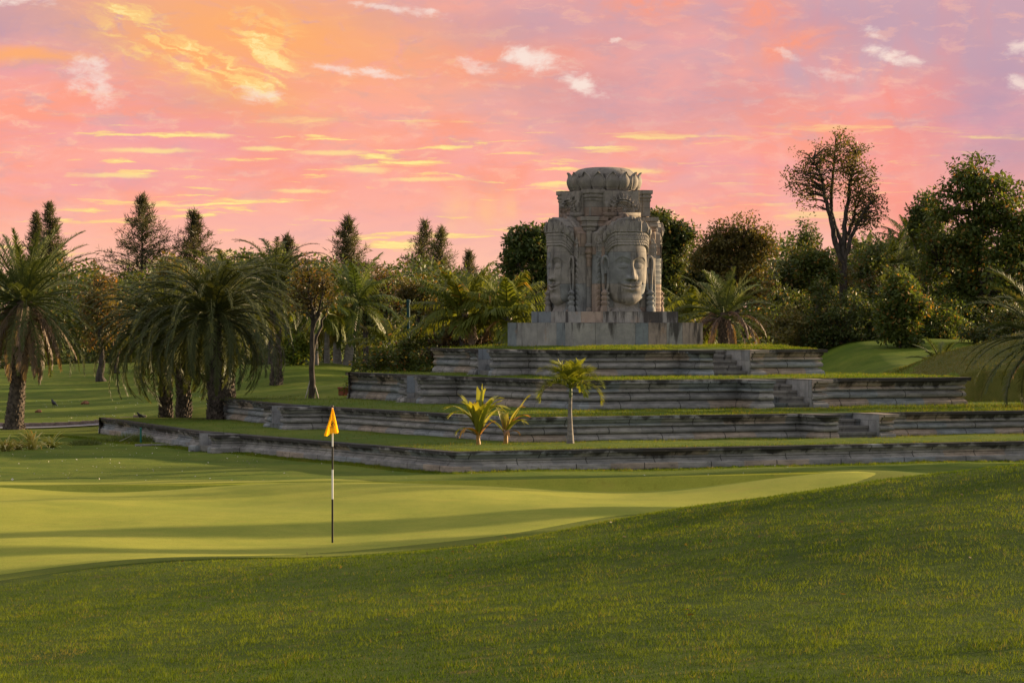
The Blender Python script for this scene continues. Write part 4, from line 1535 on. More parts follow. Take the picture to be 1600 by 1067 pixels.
def palm(name, loc, label, trunk, fronds, leaf, bark, cat='palm tree', group=None, seed=1, boots=None, dead=None, shaft=None, rw=0.035, hub_r=0.12):
    """trunk: (path points, radii); fronds: list of dicts; dead: same, in dry colours"""
    rg = np.random.default_rng(seed)
    root = empty(name, loc, label, cat, group)
    gt = G()
    tp, tr = np.array(trunk[0], float), np.array(trunk[1], float)
    t = np.linspace(0, len(tp) - 1, 40)
    P = np.stack([np.interp(t, np.arange(len(tp)), tp[:, i]) for i in range(3)], -1)
    rr = np.interp(t, np.arange(len(tp)), tr)
    gt.tube(P, rr, 14)
    if boots:
        # diamond pattern of cut leaf bases: small upturned scales spiralling up
        nb, sz = boots
        k = np.arange(nb)
        f = k / nb
        idx = f * (len(P) - 1)
        C = np.stack([np.interp(idx, np.arange(len(P)), P[:, i]) for i in range(3)], -1)
        ra = np.interp(idx, np.arange(len(P)), rr)
        a = k * 2.39996
        d = np.stack([np.cos(a), np.sin(a), np.zeros(nb)], -1)
        s = np.stack([-np.sin(a), np.cos(a), np.zeros(nb)], -1)
        z = np.array([0, 0, 1.0])
        q = (sz * rg.uniform(0.7, 1.3, nb))[:, None]
        o = C + d * ra[:, None] * 0.9
        V = np.stack([o - s * q * 0.6, o - z * q * 0.7, o + s * q * 0.6, o + z * q * 0.9 + d * q * 0.75, o - z * q * 0.1 + d * q * 0.55 ], 1).reshape(-1, 3)
        i = np.arange(nb)[:, None] * 5
        F = np.concatenate([i + np.array([0, 1, 4]), i + np.array([1, 2, 4]), i + np.array([2, 3, 4]), i + np.array([3, 0, 4])])
        gt.add(V, F)
    gt.build('trunk', bark, root, smooth=not boots)
    top = P[-1]
    if shaft:
        gs_ = G()
        h, r0, r1 = shaft
        d = nrm((P[-1] - P[-4])[None])[0]
        hs = np.linspace(0, 1, 8)[:, None]
        gs_.tube(top + d * h * hs, r0 * (1 - hs[:, 0]) + r1 * hs[:, 0] + 0.15 * r0 * np.sin(np.pi * hs[:, 0]), 12)
        gs_.build('crownshaft', m_shaft, root, smooth=True)
        top = top + d * h
    for nm, fl, mt in (('crown', fronds, leaf), ('dead_fronds', dead, L_DEAD)):
        if not fl:
            continue
        g = G()
        for f in fl:
            f = dict(f)
            off = np.array([math.cos(f['az']), math.sin(f['az']), 0.0]) * hub_r + np.array([0, 0, f.pop('dz', 0.0)])
            f['rg'] = rg
            Pf, V, Q, Tr, r = frond(**f)
            o = top + off
            g.add(V + o, Q, r)
            g.f[3].append(Tr + g.n - len(V))
            g.tube(Pf + o, rw * (1 - 0.85 * np.linspace(0, 1, len(Pf))), 5, 0.6, cap=False)
        g.build(nm, mt, root, rnd=True)
    return root


m_shaft = m_plain('green_shaft', (0.10, 0.13, 0.04), 0.5)


def fset(rg, n, el, L, curve, nl, ll, lw, az=None, **kw):
    """n fronds with elevations spread between el[0] (oldest, lowest) and el[1] (youngest)"""
    out = []
    for i in range(n):
        f = (i + 0.5) / n
        e = el[0] + (el[1] - el[0]) * f + rg.normal(0, 0.07)
        a = i * 2.39996 + rg.normal(0, 0.12) if az is None else rg.uniform(*az)
        c = curve[0] + (curve[1] - curve[0]) * f
        out.append(dict(az=a, el=e, L=L * rg.uniform(0.86, 1.08) * (0.9 + 0.1 * math.sin(math.pi * f)), curve=c * rg.uniform(0.85, 1.15), nl=nl, ll=ll, lw=lw, dz=rg.normal(0, 0.05) - 0.25 * (1 - f), **kw))
    return out


def conifer(name, loc, label, h, rad, seed, group=None, cat='conifer', z0=0.12, lean=0.0, tiers=95, dens=1.0, tip=1.0):
    """feathery casuarina-like conifer: many up-swept branches hung with fine sprays"""
    rg = np.random.default_rng(seed)
    root = empty(name, loc, label, cat, group)
    gt = G()
    zz = np.linspace(0, h, 10)
    tp = np.stack([lean * (zz / h) ** 2 + rg.normal(0, 0.03, 10), rg.normal(0, 0.03, 10), zz], -1)
    tp[0, :2] = 0
    gt.tube(tp, 0.16 * (1 - zz / h) * h / 10 + 0.012, 7)
    g = G()
    for i in range(tiers):
        f = (i + rg.random()) / tiers
        z = h * (z0 + (1 - z0) * f)
        L = rad * (1 - f) ** 0.92 * rg.uniform(0.35, 1.2) + 0.10
        a = rg.uniform(0, 2 * math.pi)
        el = 0.38 + 0.5 * f + rg.normal(0, 0.12)
        b0 = np.array([np.interp(z, zz, tp[:, 0]), np.interp(z, zz, tp[:, 1]), z])
        d = np.array([math.cos(a) * math.cos(el), math.sin(a) * math.cos(el), math.sin(el)])
        n = 6
        t = np.linspace(0, 1, n)[:, None]
        P = b0 + d * L * t + np.array([0, 0, -0.22 * L]) * t ** 2 + rg.normal(0, 0.03 * L, (n, 3)) * t
        gt.tube(P, np.linspace(0.028, 0.006, n), 4, cap=False)
        m = int((18 + 105 * L / rad) * dens)
        q = rg.random(m) ** 0.75
        C = np.stack([np.interp(q, t[:, 0], P[:, k]) for k in range(3)], -1) + rg.normal(0, 0.085, (m, 3)) + np.array([0, 0, -0.12]) * rg.random((m, 1))
        D = rg.normal(0, 0.55, (m, 3)) + d * 0.5 + np.array([0, 0, -0.25 + 0.6 * f])
        V, F = leaf_quads(C, D, rand_dir(rg, m), rg.uniform(0.22, 0.55, m) * tip, rg.uniform(0.025, 0.06, m))
        g.add(V, F, np.repeat(np.clip(rg.normal(0.45, 0.2, m), 0, 1), 4))
    # leader
    C = np.repeat(tp[-1][None], 40, 0) - np.array([0, 0, 1.0]) * rg.uniform(0, 0.6, (40, 1))
    V, F = leaf_quads(C, rg.normal(0, 0.35, (40, 3)) + np.array([0, 0, 1.0]), rand_dir(rg, 40), rg.uniform(0.25, 0.5, 40), 0.04)
    g.add(V, F, 0.4)
    gt.build('trunk', BK_DARK, root, smooth=True)
    g.build('crown', L_NEEDLE, root, rnd=True)
    return root


def shrub(name, loc, label, rx, ry, rz, leaf, seed, n=70, per=55, cr=0.3, ll=0.13, lw=0.07, cat='shrub', group=None, flowers=None, shell=0.4, droop=0.1):
    rg = np.random.default_rng(seed)
    root = empty(name, loc, label, cat, group)
    d = rand_dir(rg, n)
    d[:, 2] = np.abs(d[:, 2])
    r = rg.random(n) ** shell
    lump = 1 + 0.22 * np.sin(d[:, 0] * 5 + seed) * np.sin(d[:, 1] * 4 + 2 * seed)
    cl = d * (r * lump)[:, None] * np.array([rx, ry, rz]) + np.array([0, 0, 0.12])
    gt = G()
    for c in cl[::2]:
        gt.tube(limb_path((rg.normal(0, 0.08), rg.normal(0, 0.08), -0.1), c, rg, 5, 0.08, 0.1), np.linspace(0.03, 0.006, 5), 4, cap=False)
    gt.build('stems', BK_DARK, root)
    g = G()
    crown_leaves(g, rg, cl, cr * rg.uniform(0.7, 1.3, n), per, ll, lw, droop, 0.8)
    g.build('foliage', leaf, root, rnd=True)
    if flowers:
        g = G()
        k = rg.choice(n, flowers)
        C = cl[k] + nrm(cl[k]) * cr * 1.0 + rg.normal(0, 0.08, (flowers, 3))
        for a in (0, 1.05, 2.1):
            D = np.stack([np.full(flowers, math.cos(a)), np.full(flowers, math.sin(a)), np.full(flowers, 0.2)], -1)
            V, F = leaf_quads(C - D * 0.06, D, np.tile([0, 0, 1.0], (flowers, 1)) + rg.normal(0, 0.4, (flowers, 3)), 0.13, 0.09)
            g.add(V, F, 0.5)
        g.build('flowers', m_flower, root)
    return root


m_flower = m_plain('yellow_petal', (0.62, 0.40, 0.03), 0.6, 0.1)


def place(px, Y, z=None):
    X = (px - 800) / FPX * Y
    return (X, Y, (gz(X, Y) if z is None else z) - 0.05)


def px_m(Y):
    return FPX / Y


# ================================================================== the palms on the left
rgp = np.random.default_rng(3)
# big date palm at the left edge
X, Y, Z = place(22, 115)
palm('date_palm', (X, Y, Z), 'tall date palm at far left with reddish dry fronds hanging under its crown',
     ([(0, 0, -0.2), (0.0, 0, 0.25), (0.10, 0, 1.3), (0.24, 0, 2.9), (0.34, 0, 4.5)], [0.50, 0.33, 0.27, 0.25, 0.28]),
     fset(rgp, 84, (-0.7, 1.38), 3.1, (1.15, 0.75), 62, 0.36, 0.027, up=0.35, hang=0.05, sweep=(52, 24), jit=0.18),
     L_FROND, BK_PALM, seed=11, boots=(480, 0.075),
     dead=fset(rgp, 26, (-1.2, -0.5), 2.7, (0.8, 0.6), 44, 0.42, 0.034, up=0.1, hang=0.8), hub_r=0.2)
# the drooping silver date palms standing on the lowest terrace
SD = dict(up=0.30, hang=0.12, sweep=(54, 26), jit=0.17)


def silver(px, Y, z, h, L, n, seed, label, el=(-0.4, 1.40), group=None, tr=0.23):
    X, Y, Z = place(px, Y, z)
    rg = np.random.default_rng(seed)
    return palm('drooping_date_palm', (X, Y, Z), label,
                ([(0, 0, -0.1), (0.0, 0, 0.5), (-0.03, 0, h * 0.6), (-0.05, 0, h)], [tr * 1.12, tr, tr * 0.95, tr]),
                fset(rg, n, el, L, (2.2, 1.75), 66, 0.32, 0.025, **SD), L_FROND, BK_PALM, seed=seed, boots=(260, 0.10), group=group, hub_r=0.16)


silver(336, 109.0, 0.55, 3.45, 3.30, 120, 21, 'drooping date palm with thick scaly trunk nearest the terrace stair end')
silver(287, 112.5, 0.55, 3.05, 3.1, 96, 22, 'drooping date palm with scaly trunk between two others')
silver(259, 114.5, 0.55, 3.0, 3.3, 96, 23, 'drooping date palm with slimmest trunk, leftmost on the lowest terrace', tr=0.19)
silver(357, 124, None, 3.9, 3.1, 64, 24, 'drooping date palm half hidden behind the three trunks, its top spiky', el=(-0.1, 1.55))
silver(432, 140, None, 4.3, 3.0, 60, 25, 'drooping date palm behind the others with yellowish outer fronds', el=(-0.3, 1.5))

# ================================================================== conifers
for px, py, Yd, w, sd, lab, kw in (
        (78, 320, 235, 26, 31, 'dark conifer spire behind the tall date palm at far left', {}),
        (58, 336, 240, 24, 32, 'shorter conifer spire just left of another behind the date palm', {}),
        (222, 309, 225, 44, 33, 'tallest dark conifer, standing alone left of the second spire', {}),
        (303, 333, 225, 40, 34, 'dark conifer with ragged tip above the drooping date palms', {}),
        (449, 371, 250, 27, 35, 'small faint conifer tip showing over the round green trees', {}),
        (544, 343, 225, 34, 36, 'slender conifer above the leaning royal palm', {}),
        (663, 348, 235, 32, 37, 'wispy conifer, left one of a close pair', {'dens': 0.7}),
        (688, 359, 232, 30, 38, 'wispy conifer, right one of a close pair', {'dens': 0.7}),
        (733, 396, 245, 24, 39, 'smallest wispy conifer, just left of the stone tower', {'dens': 0.7})):
    X, Y, Z = place(px, Yd)
    top = EYE + (503 - py) / FPX * Yd
    conifer('conifer_tree', (X, Y, Z), lab, top - Z, w / px_m(Yd) * 3.0, sd, z0=0.2, tiers=190, **kw)


# ================================================================== broadleaved trees
def bl(px, py_top, py_low, half_px, Yd, label, leaf, seed, z=None, blobs=None, **kw):
    """one tree from its crown extents in the photograph"""
    X, Y, Z = place(px, Yd, z)
    k = 1 / px_m(Yd)
    zt = EYE + (503 - py_top) * k - Z
    zl = EYE + (503 - py_low) * k - Z
    rx = half_px * k
    rz = (zt - zl) / 2
    cz = (zt + zl) / 2
    rg = np.random.default_rng(seed + 500)
    if blobs is None:
        ells = [(0, 0, cz + rz * 0.15, rx * 0.72, rx * 0.7, rz * 0.82, 3)]
        for i in range(5):
            a = i * 2 * math.pi / 5 + rg.uniform(-0.4, 0.4)
            ells.append((math.cos(a) * rx * 0.55, math.sin(a) * rx * 0.5, cz + rg.uniform(-0.55, 0.35) * rz, rx * rg.uniform(0.38, 0.55), rx * 0.45, rz * rg.uniform(0.28, 0.45), 1.0))
    else:
        ells = [((bx - px) * k, rg.uniform(-0.3, 0.3) * bw * k, EYE + (503 - by) * k - Z, bw * k, bw * k * 0.9, bh * k, bw * bh) for bx, by, bw, bh in blobs]
    name = kw.pop('name', 'broadleaf_tree')
    th = kw.pop('trunk_h', max(0.8, zl * 1.0 + rz * 0.35))
    return broadleaf(name, (X, Y, Z), label, 'tree', ells, th, kw.pop('trunk_r', 0.16), leaf, seed=seed, **kw)


# dark trees either side of the tower
bl(835, 345, 480, 48, 150, 'dark leafy tree left of the stone tower with dense rounded lobes', L_DARK, 51, n=190, per=70, cr=0.42, ll=0.20, lw=0.10,
   blobs=[(850, 375, 26, 26), (822, 385, 30, 30), (800, 408, 18, 20), (850, 420, 32, 36), (818, 440, 24, 24)])
bl(1043, 330, 470, 40, 150, 'dark leafy tree right of the stone tower with a rounded flat top', L_DARK, 52, n=200, per=70, cr=0.40, ll=0.20, lw=0.10,
   blobs=[(1030, 352, 34, 20), (1055, 372, 24, 18), (1068, 365, 16, 14), (1030, 395, 34, 34), (1050, 420, 20, 30), (1040, 450, 26, 22)])
bl(1150, 336, 480, 62, 165, 'brownish round topped tree right of the tower, sparse near its rim', L_OLIVE, 53, n=300, per=62, cr=0.46, ll=0.17, lw=0.085, gap=0.3,
   blobs=[(1155, 368, 44, 30), (1120, 385, 26, 24), (1185, 385, 24, 26), (1155, 410, 44, 28), (1100, 410, 22, 26), (1170, 450, 36, 30)])
bl(1095, 380, 500, 42, 172, 'dark tree filling the gap behind the date palm beside the tower', L_DARK, 54, n=150, per=60, cr=0.5, ll=0.2, lw=0.1)
# the tall bare-stemmed tree
X, Y, Z = place(1316, 150)
k = 1 / px_m(150)


def P_(px, py, dy=0.0):
    return np.array([(px - 1316) * k, dy, EYE + (503 - py) * k - Z])


rg = np.random.default_rng(61)
root = empty('tall_tree', (X, Y, Z), 'tallest tree, long forked trunks below an open russet and green crown', 'tree')
gt = G()
stem = [P_(1316, 540), P_(1318, 500), P_(1318, 450), P_(1316, 410)]
gt.tube(stem, [0.30, 0.21, 0.19, 0.20], 10)
mains = []
for pts, r0 in (([(1316, 412), (1304, 375), (1297, 340), (1288, 305), (1284, 280), (1270, 250)], 0.20),
                ([(1317, 412), (1312, 370), (1299, 335), (1301, 290), (1306, 250), (1308, 222)], 0.17),
                ([(1318, 412), (1318, 370), (1322, 335), (1326, 300), (1331, 270), (1338, 245)], 0.19),
                ([(1319, 410), (1330, 370), (1340, 345), (1352, 325), (1364, 312)], 0.15),
                ([(1321, 375), (1333, 348), (1338, 318), (1344, 292)], 0.12)):
    n = len(pts)
    dy = rg.uniform(-1, 1)
    P = np.array([P_(a, b_, dy * i / n) for i, (a, b_) in enumerate(pts)])
    t = np.linspace(0, n - 1, 18)
    Q = np.stack([np.interp(t, np.arange(n), P[:, i]) for i in range(3)], -1) + rg.normal(0, 0.02, (18, 3))
    gt.tube(Q, r0 * 0.72 * (1 - 0.85 * np.linspace(0, 1, 18)) + 0.01, 7)
    mains.append(Q[5:])
M = np.concatenate(mains)
ells = [(1283, 255, 50, 38), (1308, 230, 38, 26), (1332, 262, 38, 40), (1255, 285, 30, 30), (1352, 305, 34, 40), (1300, 290, 40, 20), (1367, 325, 20, 26), (1345, 340, 28, 16), (1240, 275, 18, 24), (1262, 312, 24, 14)]
E = np.array(ells, float)
w = E[:, 2] * E[:, 3]
kk = rg.choice(len(E), 300, p=w / w.sum())
d = rand_dir(rg, 300)
rr = rg.random(300) ** 0.4
cl = np.stack([(E[kk, 0] - 1316 + d[:, 0] * rr * E[kk, 2]) * k, d[:, 1] * rr * E[kk, 2] * k * 0.9, EYE + (503 - E[kk, 1] + d[:, 2] * rr * E[kk, 3]) * k - Z], -1)
for c in cl:
    a = M[int(np.argmin(np.linalg.norm(M - c, axis=1) + 0.7 * np.maximum(0, M[:, 2] - c[2] + 0.3)))]
    gt.tube(limb_path(a, c, rg, 6, 0.05, 0.12), np.linspace(0.035, 0.006, 6), 4, cap=False)
gt.build('trunk', BK_DARK, root, smooth=True)
g = G()
crown_leaves(g, rg, cl, 0.42, 24, 0.13, 0.07, 0.3, 0.7)
g.build('crown', L_OLIVE, root, rnd=True)
g = G()
low = np.array([P_(1316 + rg.normal(0, 22), 425 + rg.normal(0, 18), rg.normal(0, 0.5)) for _ in range(45)])
crown_leaves(g, rg, low, 0.28, 26, 0.12, 0.07, 0.4, 0.6)
g.build('stem_shoots', L_RUST, root, rnd=True)

# big leafy tree on the right
bl(1530, 240, 540, 95, 152, 'largest dense leafy tree at the right with some orange leaves', L_BROAD, 71, n=430, per=58, cr=0.50, ll=0.23, lw=0.12, droop=0.55, trunk_r=0.3, limbs=9, shell=0.30,
   blobs=[(1515, 275, 36, 32), (1500, 310, 50, 40), (1560, 315, 46, 44), (1480, 365, 46, 40), (1545, 370, 70, 50), (1600, 360, 40, 50), (1490, 425, 52, 44), (1560, 440, 66, 50), (1480, 480, 44, 40), (1540, 500, 60, 34), (1625, 440, 40, 60)])
bl(1448, 300, 420, 30, 162, 'dark tree peering out behind the left side of the largest leafy tree', L_DARK, 72, n=130, per=60, cr=0.4, ll=0.2, lw=0.1)
bl(1408, 424, 562, 42, 139, 'fresh green young tree in front of dark palms at right', L_BROAD, 73, n=190, per=60, cr=0.36, ll=0.2, lw=0.1, droop=0.4, trunk_r=0.07, trunk_h=1.2)
bl(1245, 375, 520, 40, 155, 'dark tree with lobed crown left of the tall forked tree', L_DARK, 74, n=190, per=60, cr=0.42, ll=0.19, lw=0.1, gap=0.3)
bl(1278, 382, 470, 32, 148, 'fresh green tree just left of the forked trunk', L_BROAD, 75, n=120, per=60, cr=0.38, ll=0.17, lw=0.09)
bl(1205, 400, 520, 34, 168, 'thin brown twiggy tree between two rounder crowns', L_RUST, 76, n=90, per=24, cr=0.5, ll=0.14, lw=0.07)
bl(1262, 343, 430, 26, 172, 'distant dark crown rising behind the fork of the tall tree', L_DARK, 77, n=90, per=50, cr=0.45, ll=0.18, lw=0.09, gap=0.4)
bl(1358, 375, 500, 34, 160, 'dark tree behind the tall forked tree on its right', L_DARK, 78, n=120, per=60, cr=0.45, ll=0.2, lw=0.1)
# left side broadleaves
bl(425, 388, 500, 42, 175, 'round bright green tree behind the drooping date palms', L_LIGHT, 81, n=170, per=55, cr=0.5, ll=0.2, lw=0.11)
bl(350, 395, 500, 40, 190, 'yellow green leafy tree peeping over the date palms', L_BROAD, 82, n=130, per=50, cr=0.5, ll=0.2, lw=0.11)
bl(268, 402, 500, 40, 185, 'olive tree behind the leftmost drooping palm', L_OLIVE, 83, n=120, per=50, cr=0.5, ll=0.2, lw=0.1)
bl(158, 418, 565, 34, 158, 'thin leafy tree with two slim dark trunks on the left fairway', L_RUST, 84, n=130, per=40, cr=0.42, ll=0.17, lw=0.09)
bl(180, 440, 570, 30, 165, 'slim dark green tree beside the twin trunk tree', L_DARK, 85, n=100, per=50, cr=0.42, ll=0.17, lw=0.09)
bl(465, 520, 575, 30, 148, 'low leafy tree with a stumpy dark trunk', L_LIGHT, 86, n=60, per=50, cr=0.35, ll=0.17, lw=0.1, trunk_r=0.26, trunk_h=1.0)
bl(600, 415, 500, 42, 200, 'brownish sparse tree between the conifers', L_RUST, 87, n=120, per=40, cr=0.55, ll=0.2, lw=0.1)
bl(655, 430, 500, 36, 195, 'dull green tree under the pair of wispy conifers', L_OLIVE, 88, n=100, per=50, cr=0.5, ll=0.2, lw=0.1)
bl(700, 425, 500, 30, 205, 'small dark tree at the foot of the wispy conifers', L_DARK, 89, n=80, per=50, cr=0.5, ll=0.2, lw=0.1)
bl(510, 410, 500, 34, 200, 'dark tree behind the royal palms', L_DARK, 90, n=100, per=50, cr=0.5, ll=0.2, lw=0.1)
bl(120, 430, 540, 36, 210, 'dark tree far behind the date palm fronds at left', L_DARK, 92, n=100, per=50, cr=0.55, ll=0.22, lw=0.11)
bl(570, 440, 520, 30, 190, 'dark bushy tree right of the leaning royal palm', L_DARK, 93, n=90, per=50, cr=0.5, ll=0.2, lw=0.1)

# slim staked tree
X, Y, Z = place(487, 121)
st_ = bl(487, 400, 505, 40, 121, 'slim dark stemmed tree propped by pale stakes, sparse reddish leaves', L_OLIVE, 94, n=85, per=20, cr=0.36, ll=0.14, lw=0.08, shell=0.3, trunk_r=0.10, trunk_h=3.1, limbs=8, name='staked_tree', lean=(0.05, 0))
g = G()
for dx, dy in ((-0.30, -0.1), (0.34, -0.05), (0.05, 0.35)):
    g.tube([(dx, dy, -0.05), (dx * 0.15, dy * 0.15, 0.95)], 0.025, 6)
g.build('stake', m_plain('pale_stake', (0.32, 0.29, 0.25), 0.8), st_)

# ================================================================== royal palms
def royal(px, Yd, py_base, py_top, lean_px, seed, label, r, L, leaf=L_ROYAL, n=15, shaft=(0.8, 0.12, 0.08)):
    X = (px - 800) / FPX * Yd
    k = 1 / px_m(Yd)
    zb = EYE - (py_base - 503) * k
    h = (py_base - py_top) * k
    lx = lean_px * k
    rg = np.random.default_rng(seed)
    return palm('royal_palm', (X, Yd, zb - 0.05), label,
                ([(0, 0, -0.3), (0.02 * lx, 0, 0.1 * h), (0.45 * lx, 0, 0.5 * h), (lx, 0, h)], [r * 1.25, r * 1.15, r, r * 0.7]),
                fset(rg, n, (-0.45, 1.35), L, (1.5, 0.7), 46, 0.62, 0.05, up=0.25, hang=0.55, sweep=(70, 35)), leaf, BK_GREY, seed=seed, shaft=shaft, hub_r=0.05)


royal(511, 150, 586, 505, 0, 101, 'slender royal palm with a bright lime crown', 0.12, 1.7, L_LIME, 12, (0.7, 0.10, 0.07))
royal(528, 152, 587, 515, -3, 102, 'stout grey royal palm with a bulging bare trunk and drooping crown', 0.19, 1.9, L_OLIVE, 13, (0.5, 0.14, 0.08))
royal(541, 150, 587, 498, 12, 103, 'leaning royal palm with a large dark green crown', 0.19, 2.6, L_ROYAL, 17, (0.9, 0.15, 0.09))
royal(494, 148, 592, 500, -2, 104, 'grey stemmed royal palm just behind the staked tree', 0.12, 1.8, L_ROYAL, 12, (0.6, 0.10, 0.07))

# ================================================================== coconut palms left of the tower
def coco(px, Yd, z, py_hub, L, seed, label, n=24, leaf=L_COCO, el=(-0.35, 1.45), tr=0.15, dead=None, curve=(1.35, 0.75), ll=0.75):
    X, Y, Z = place(px, Yd, z)
    h = EYE + (503 - py_hub) / px_m(Yd) - Z
    rg = np.random.default_rng(seed)
    return palm('coconut_palm', (X, Y, Z), label,
                ([(0, 0, -0.1), (0.05, 0, 0.3 * h), (0.06, 0, h)], [tr * 1.4, tr, tr]),
                fset(rg, n, el, L, curve, 44, ll, 0.055, up=0.22, hang=0.55, sweep=(66, 30)), leaf, BK_GREY, seed=seed,
                dead=fset(rg, dead, (-1.0, -0.3), L * 0.8, (0.9, 0.7), 34, 0.5, 0.05, up=0.1, hang=0.8) if dead else None, hub_r=0.08)


coco(722, 113, 1.2, 486, 2.05, 111, 'coconut palm with a browned folded frond, left of its pair by the tower', 22, dead=3, el=(-0.05, 1.4))
coco(790, 112, 2.0, 492, 1.8, 112, 'coconut palm with orange tipped fronds touching the tower plinth', 19, dead=2, el=(0.0, 1.4))
coco(604, 128, 1.0, 535, 1.5, 113, 'small light green palm rising from the flowering bush', 10, L_COCO, el=(0.1, 1.4), tr=0.09, ll=0.45)
coco(1078, 120, 2.4, 498, 1.7, 114, 'yellowish palm half hidden right behind the tower plinth', 20, ll=0.6)
coco(1020, 118, 2.4, 510, 1.9, 115, 'palm behind the tower with one pale frond stalk sticking out', 16, ll=0.6)
# date palm right of the tower
X, Y, Z = place(1132, 114, 2.55)
palm('date_palm', (X, Y, Z), 'date palm right of the tower with long brown fronds hanging down its trunk',
     ([(0, 0, -0.2), (0, 0, 0.4), (0.0, 0, 1.45)], [0.30, 0.22, 0.20]),
     fset(rgp, 24, (0.0, 1.5), 1.95, (1.25, 0.75), 46, 0.36, 0.03, up=0.42, hang=0.1, sweep=(58, 22)), L_FROND, BK_PALM, seed=121, boots=(160, 0.07),
     dead=fset(rgp, 15, (-0.5, 0.25), 2.0, (1.9, 1.6), 34, 0.22, 0.028, up=0.05, hang=0.9), hub_r=0.12)
# palm at the right edge, its fronds reaching into view
X, Y, Z = place(1640, 98, 1.18)
palm('date_palm', (X, Y, Z), 'dark date palm at the right edge, fronds drooping over the terrace wall',
     ([(0, 0, -0.2), (0, 0, 0.4), (0.0, 0, 2.1)], [0.34, 0.26, 0.25]),
     fset(rgp, 64, (-0.55, 1.4), 2.8, (1.45, 1.0), 70, 0.32, 0.024, jit=0.17, up=0.40, hang=0.05, sweep=(58, 22)), L_FROND, BK_PALM, seed=122, boots=(180, 0.08),
     dead=fset(rgp, 6, (-1.2, -0.6), 1.9, (0.8, 0.6), 40, 0.3, 0.03, up=0.1, hang=0.7), hub_r=0.16)


# dark fan-like palms in the wood on the right
for px, Yd, hub, L, sd, lab in ((1392, 166, 412, 2.4, 131, 'dark shaggy palm with hanging dead skirt beside the largest tree'),
                                (1352, 164, 424, 2.2, 132, 'dark palm close behind the tall forked trunk'),
                                (1425, 168, 385, 2.2, 133, 'dark palm highest of the shaggy group')):
    X, Y, Z = place(px, Yd)
    h = EYE + (503 - hub) / px_m(Yd) - Z
    rg = np.random.default_rng(sd)
    palm('shaggy_palm', (X, Y, Z), lab, ([(0, 0, -0.2), (0, 0, h)], [0.2, 0.18]),
         fset(rg, 34, (-1.0, 1.45), L, (1.2, 0.6), 34, 0.55, 0.05, up=0.2, hang=0.7, sweep=(60, 20)), L_ROYAL, BK_PALM, seed=sd, dead=fset(rg, 9, (-1.3, -0.6), L * 0.8, (0.5, 0.4), 26, 0.4, 0.05, up=0, hang=0.9))
X, Y, Z = place(1470, 124)
palm('low_palm', (X, Y, Z), 'low stemless palm with arching fronds at the foot of the largest tree', ([(0, 0, -0.2), (0, 0, 0.15)], [0.1, 0.1]),
     fset(np.random.default_rng(5), 14, (0.2, 1.2), 1.25, (1.0, 0.7), 34, 0.26, 0.026, up=0.3), L_FROND, BK_PALM, seed=135)

# ================================================================== shrubs and understorey
X, Y, Z = place(622, 113, 1.15)
shrub('flowering_shrub', (X, Y, Z), 'large rounded green shrub dotted with yellow flowers at terrace end', 1.5, 1.0, 1.85, L_BROAD, 141, 200, 62, 0.27, 0.12, 0.06, flowers=46)
X, Y, Z = place(662, 112, 1.15)
shrub('green_shrub', (X, Y, Z), 'dark green shrub joining the flowering shrub to the bronze ones', 0.8, 0.8, 1.3, L_BROAD, 142, 80, 60, 0.26, 0.12, 0.06)
for px, Yd, rx, rz, sd, lab in ((705, 113, 0.95, 1.35, 143, 'dark bronze shrub under the left coconut palm'), (757, 113, 0.9, 1.1, 144, 'dark bronze shrub between the coconut palms'), (802, 115, 0.7, 1.0, 145, 'dark bronze shrub against the plinth corner')):
    X, Y, Z = place(px, Yd, 1.9 if px > 690 else 1.2)
    shrub('bronze_shrub', (X, Y, Z), lab, rx, 0.8, rz, L_BRONZE, sd, 80, 60, 0.26, 0.13, 0.06)
und = [(1222, 500, 146, 1.6, 'olive bush between the tower date palm and the forked tree', L_OLIVE), (1310, 470, 146, 1.7, 'dark bush hiding the foot of the forked trunk', L_DARK), (1352, 468, 150, 1.8, 'tall dark bush just right of the forked trunk', L_DARK), (1382, 490, 147, 1.6, 'leafy bush under the shaggy palm, left', L_BROAD), (1425, 478, 148, 1.8, 'dark bush under the shaggy palm, right', L_DARK), (1462, 490, 148, 1.7, 'dark bush at the left foot of the largest tree', L_BROAD), (1190, 505, 150, 1.5, 'mid green bush right of the drooping date palm', L_BROAD), (1230, 470, 152, 2.4, 'dark tall bush under the lobed tree', L_DARK), (1285, 475, 156, 2.4, 'dark bush left of the forked trunk', L_DARK),
       (1335, 500, 154, 1.8, 'grey green feathery bush before the forked trunk', L_OLIVE), (1300, 522, 151, 1.2, 'pale leafy bush at the lawn edge, low', L_LIGHT), (1375, 505, 153, 1.5, 'dark green bush left of the bright young tree', L_BROAD),
       (1435, 508, 150, 1.5, 'dark bush right of the bright young tree', L_BROAD), (1255, 520, 148, 1.3, 'dark low bush by the topmost terrace end', L_DARK), (1165, 520, 128, 1.1, 'green bush behind the hanging brown fronds', L_BROAD),
       (1110, 515, 130, 1.2, 'dark bush left of the date palm trunk', L_DARK), (1350, 528, 150, 0.9, 'bluish green low bush near the fairway', L_BROAD), (1500, 500, 156, 2.4, 'dark bush under the largest tree', L_DARK), (1580, 500, 142, 2.0, 'dark bush behind the brown mound', L_DARK)]
for i, (px, py, Yd, r, lab, lf) in enumerate(und):
    X, Y, Z = place(px, Yd)
    zt = EYE + (503 - py) / px_m(Yd) + r * 0.35
    h = max(zt - Z, 0.8)
    shrub('bush', (X, Y, Z), lab, r, r, h, lf, 160 + i, int(60 + 34 * r), 62, 0.36, 0.16, 0.085, cat='bush')

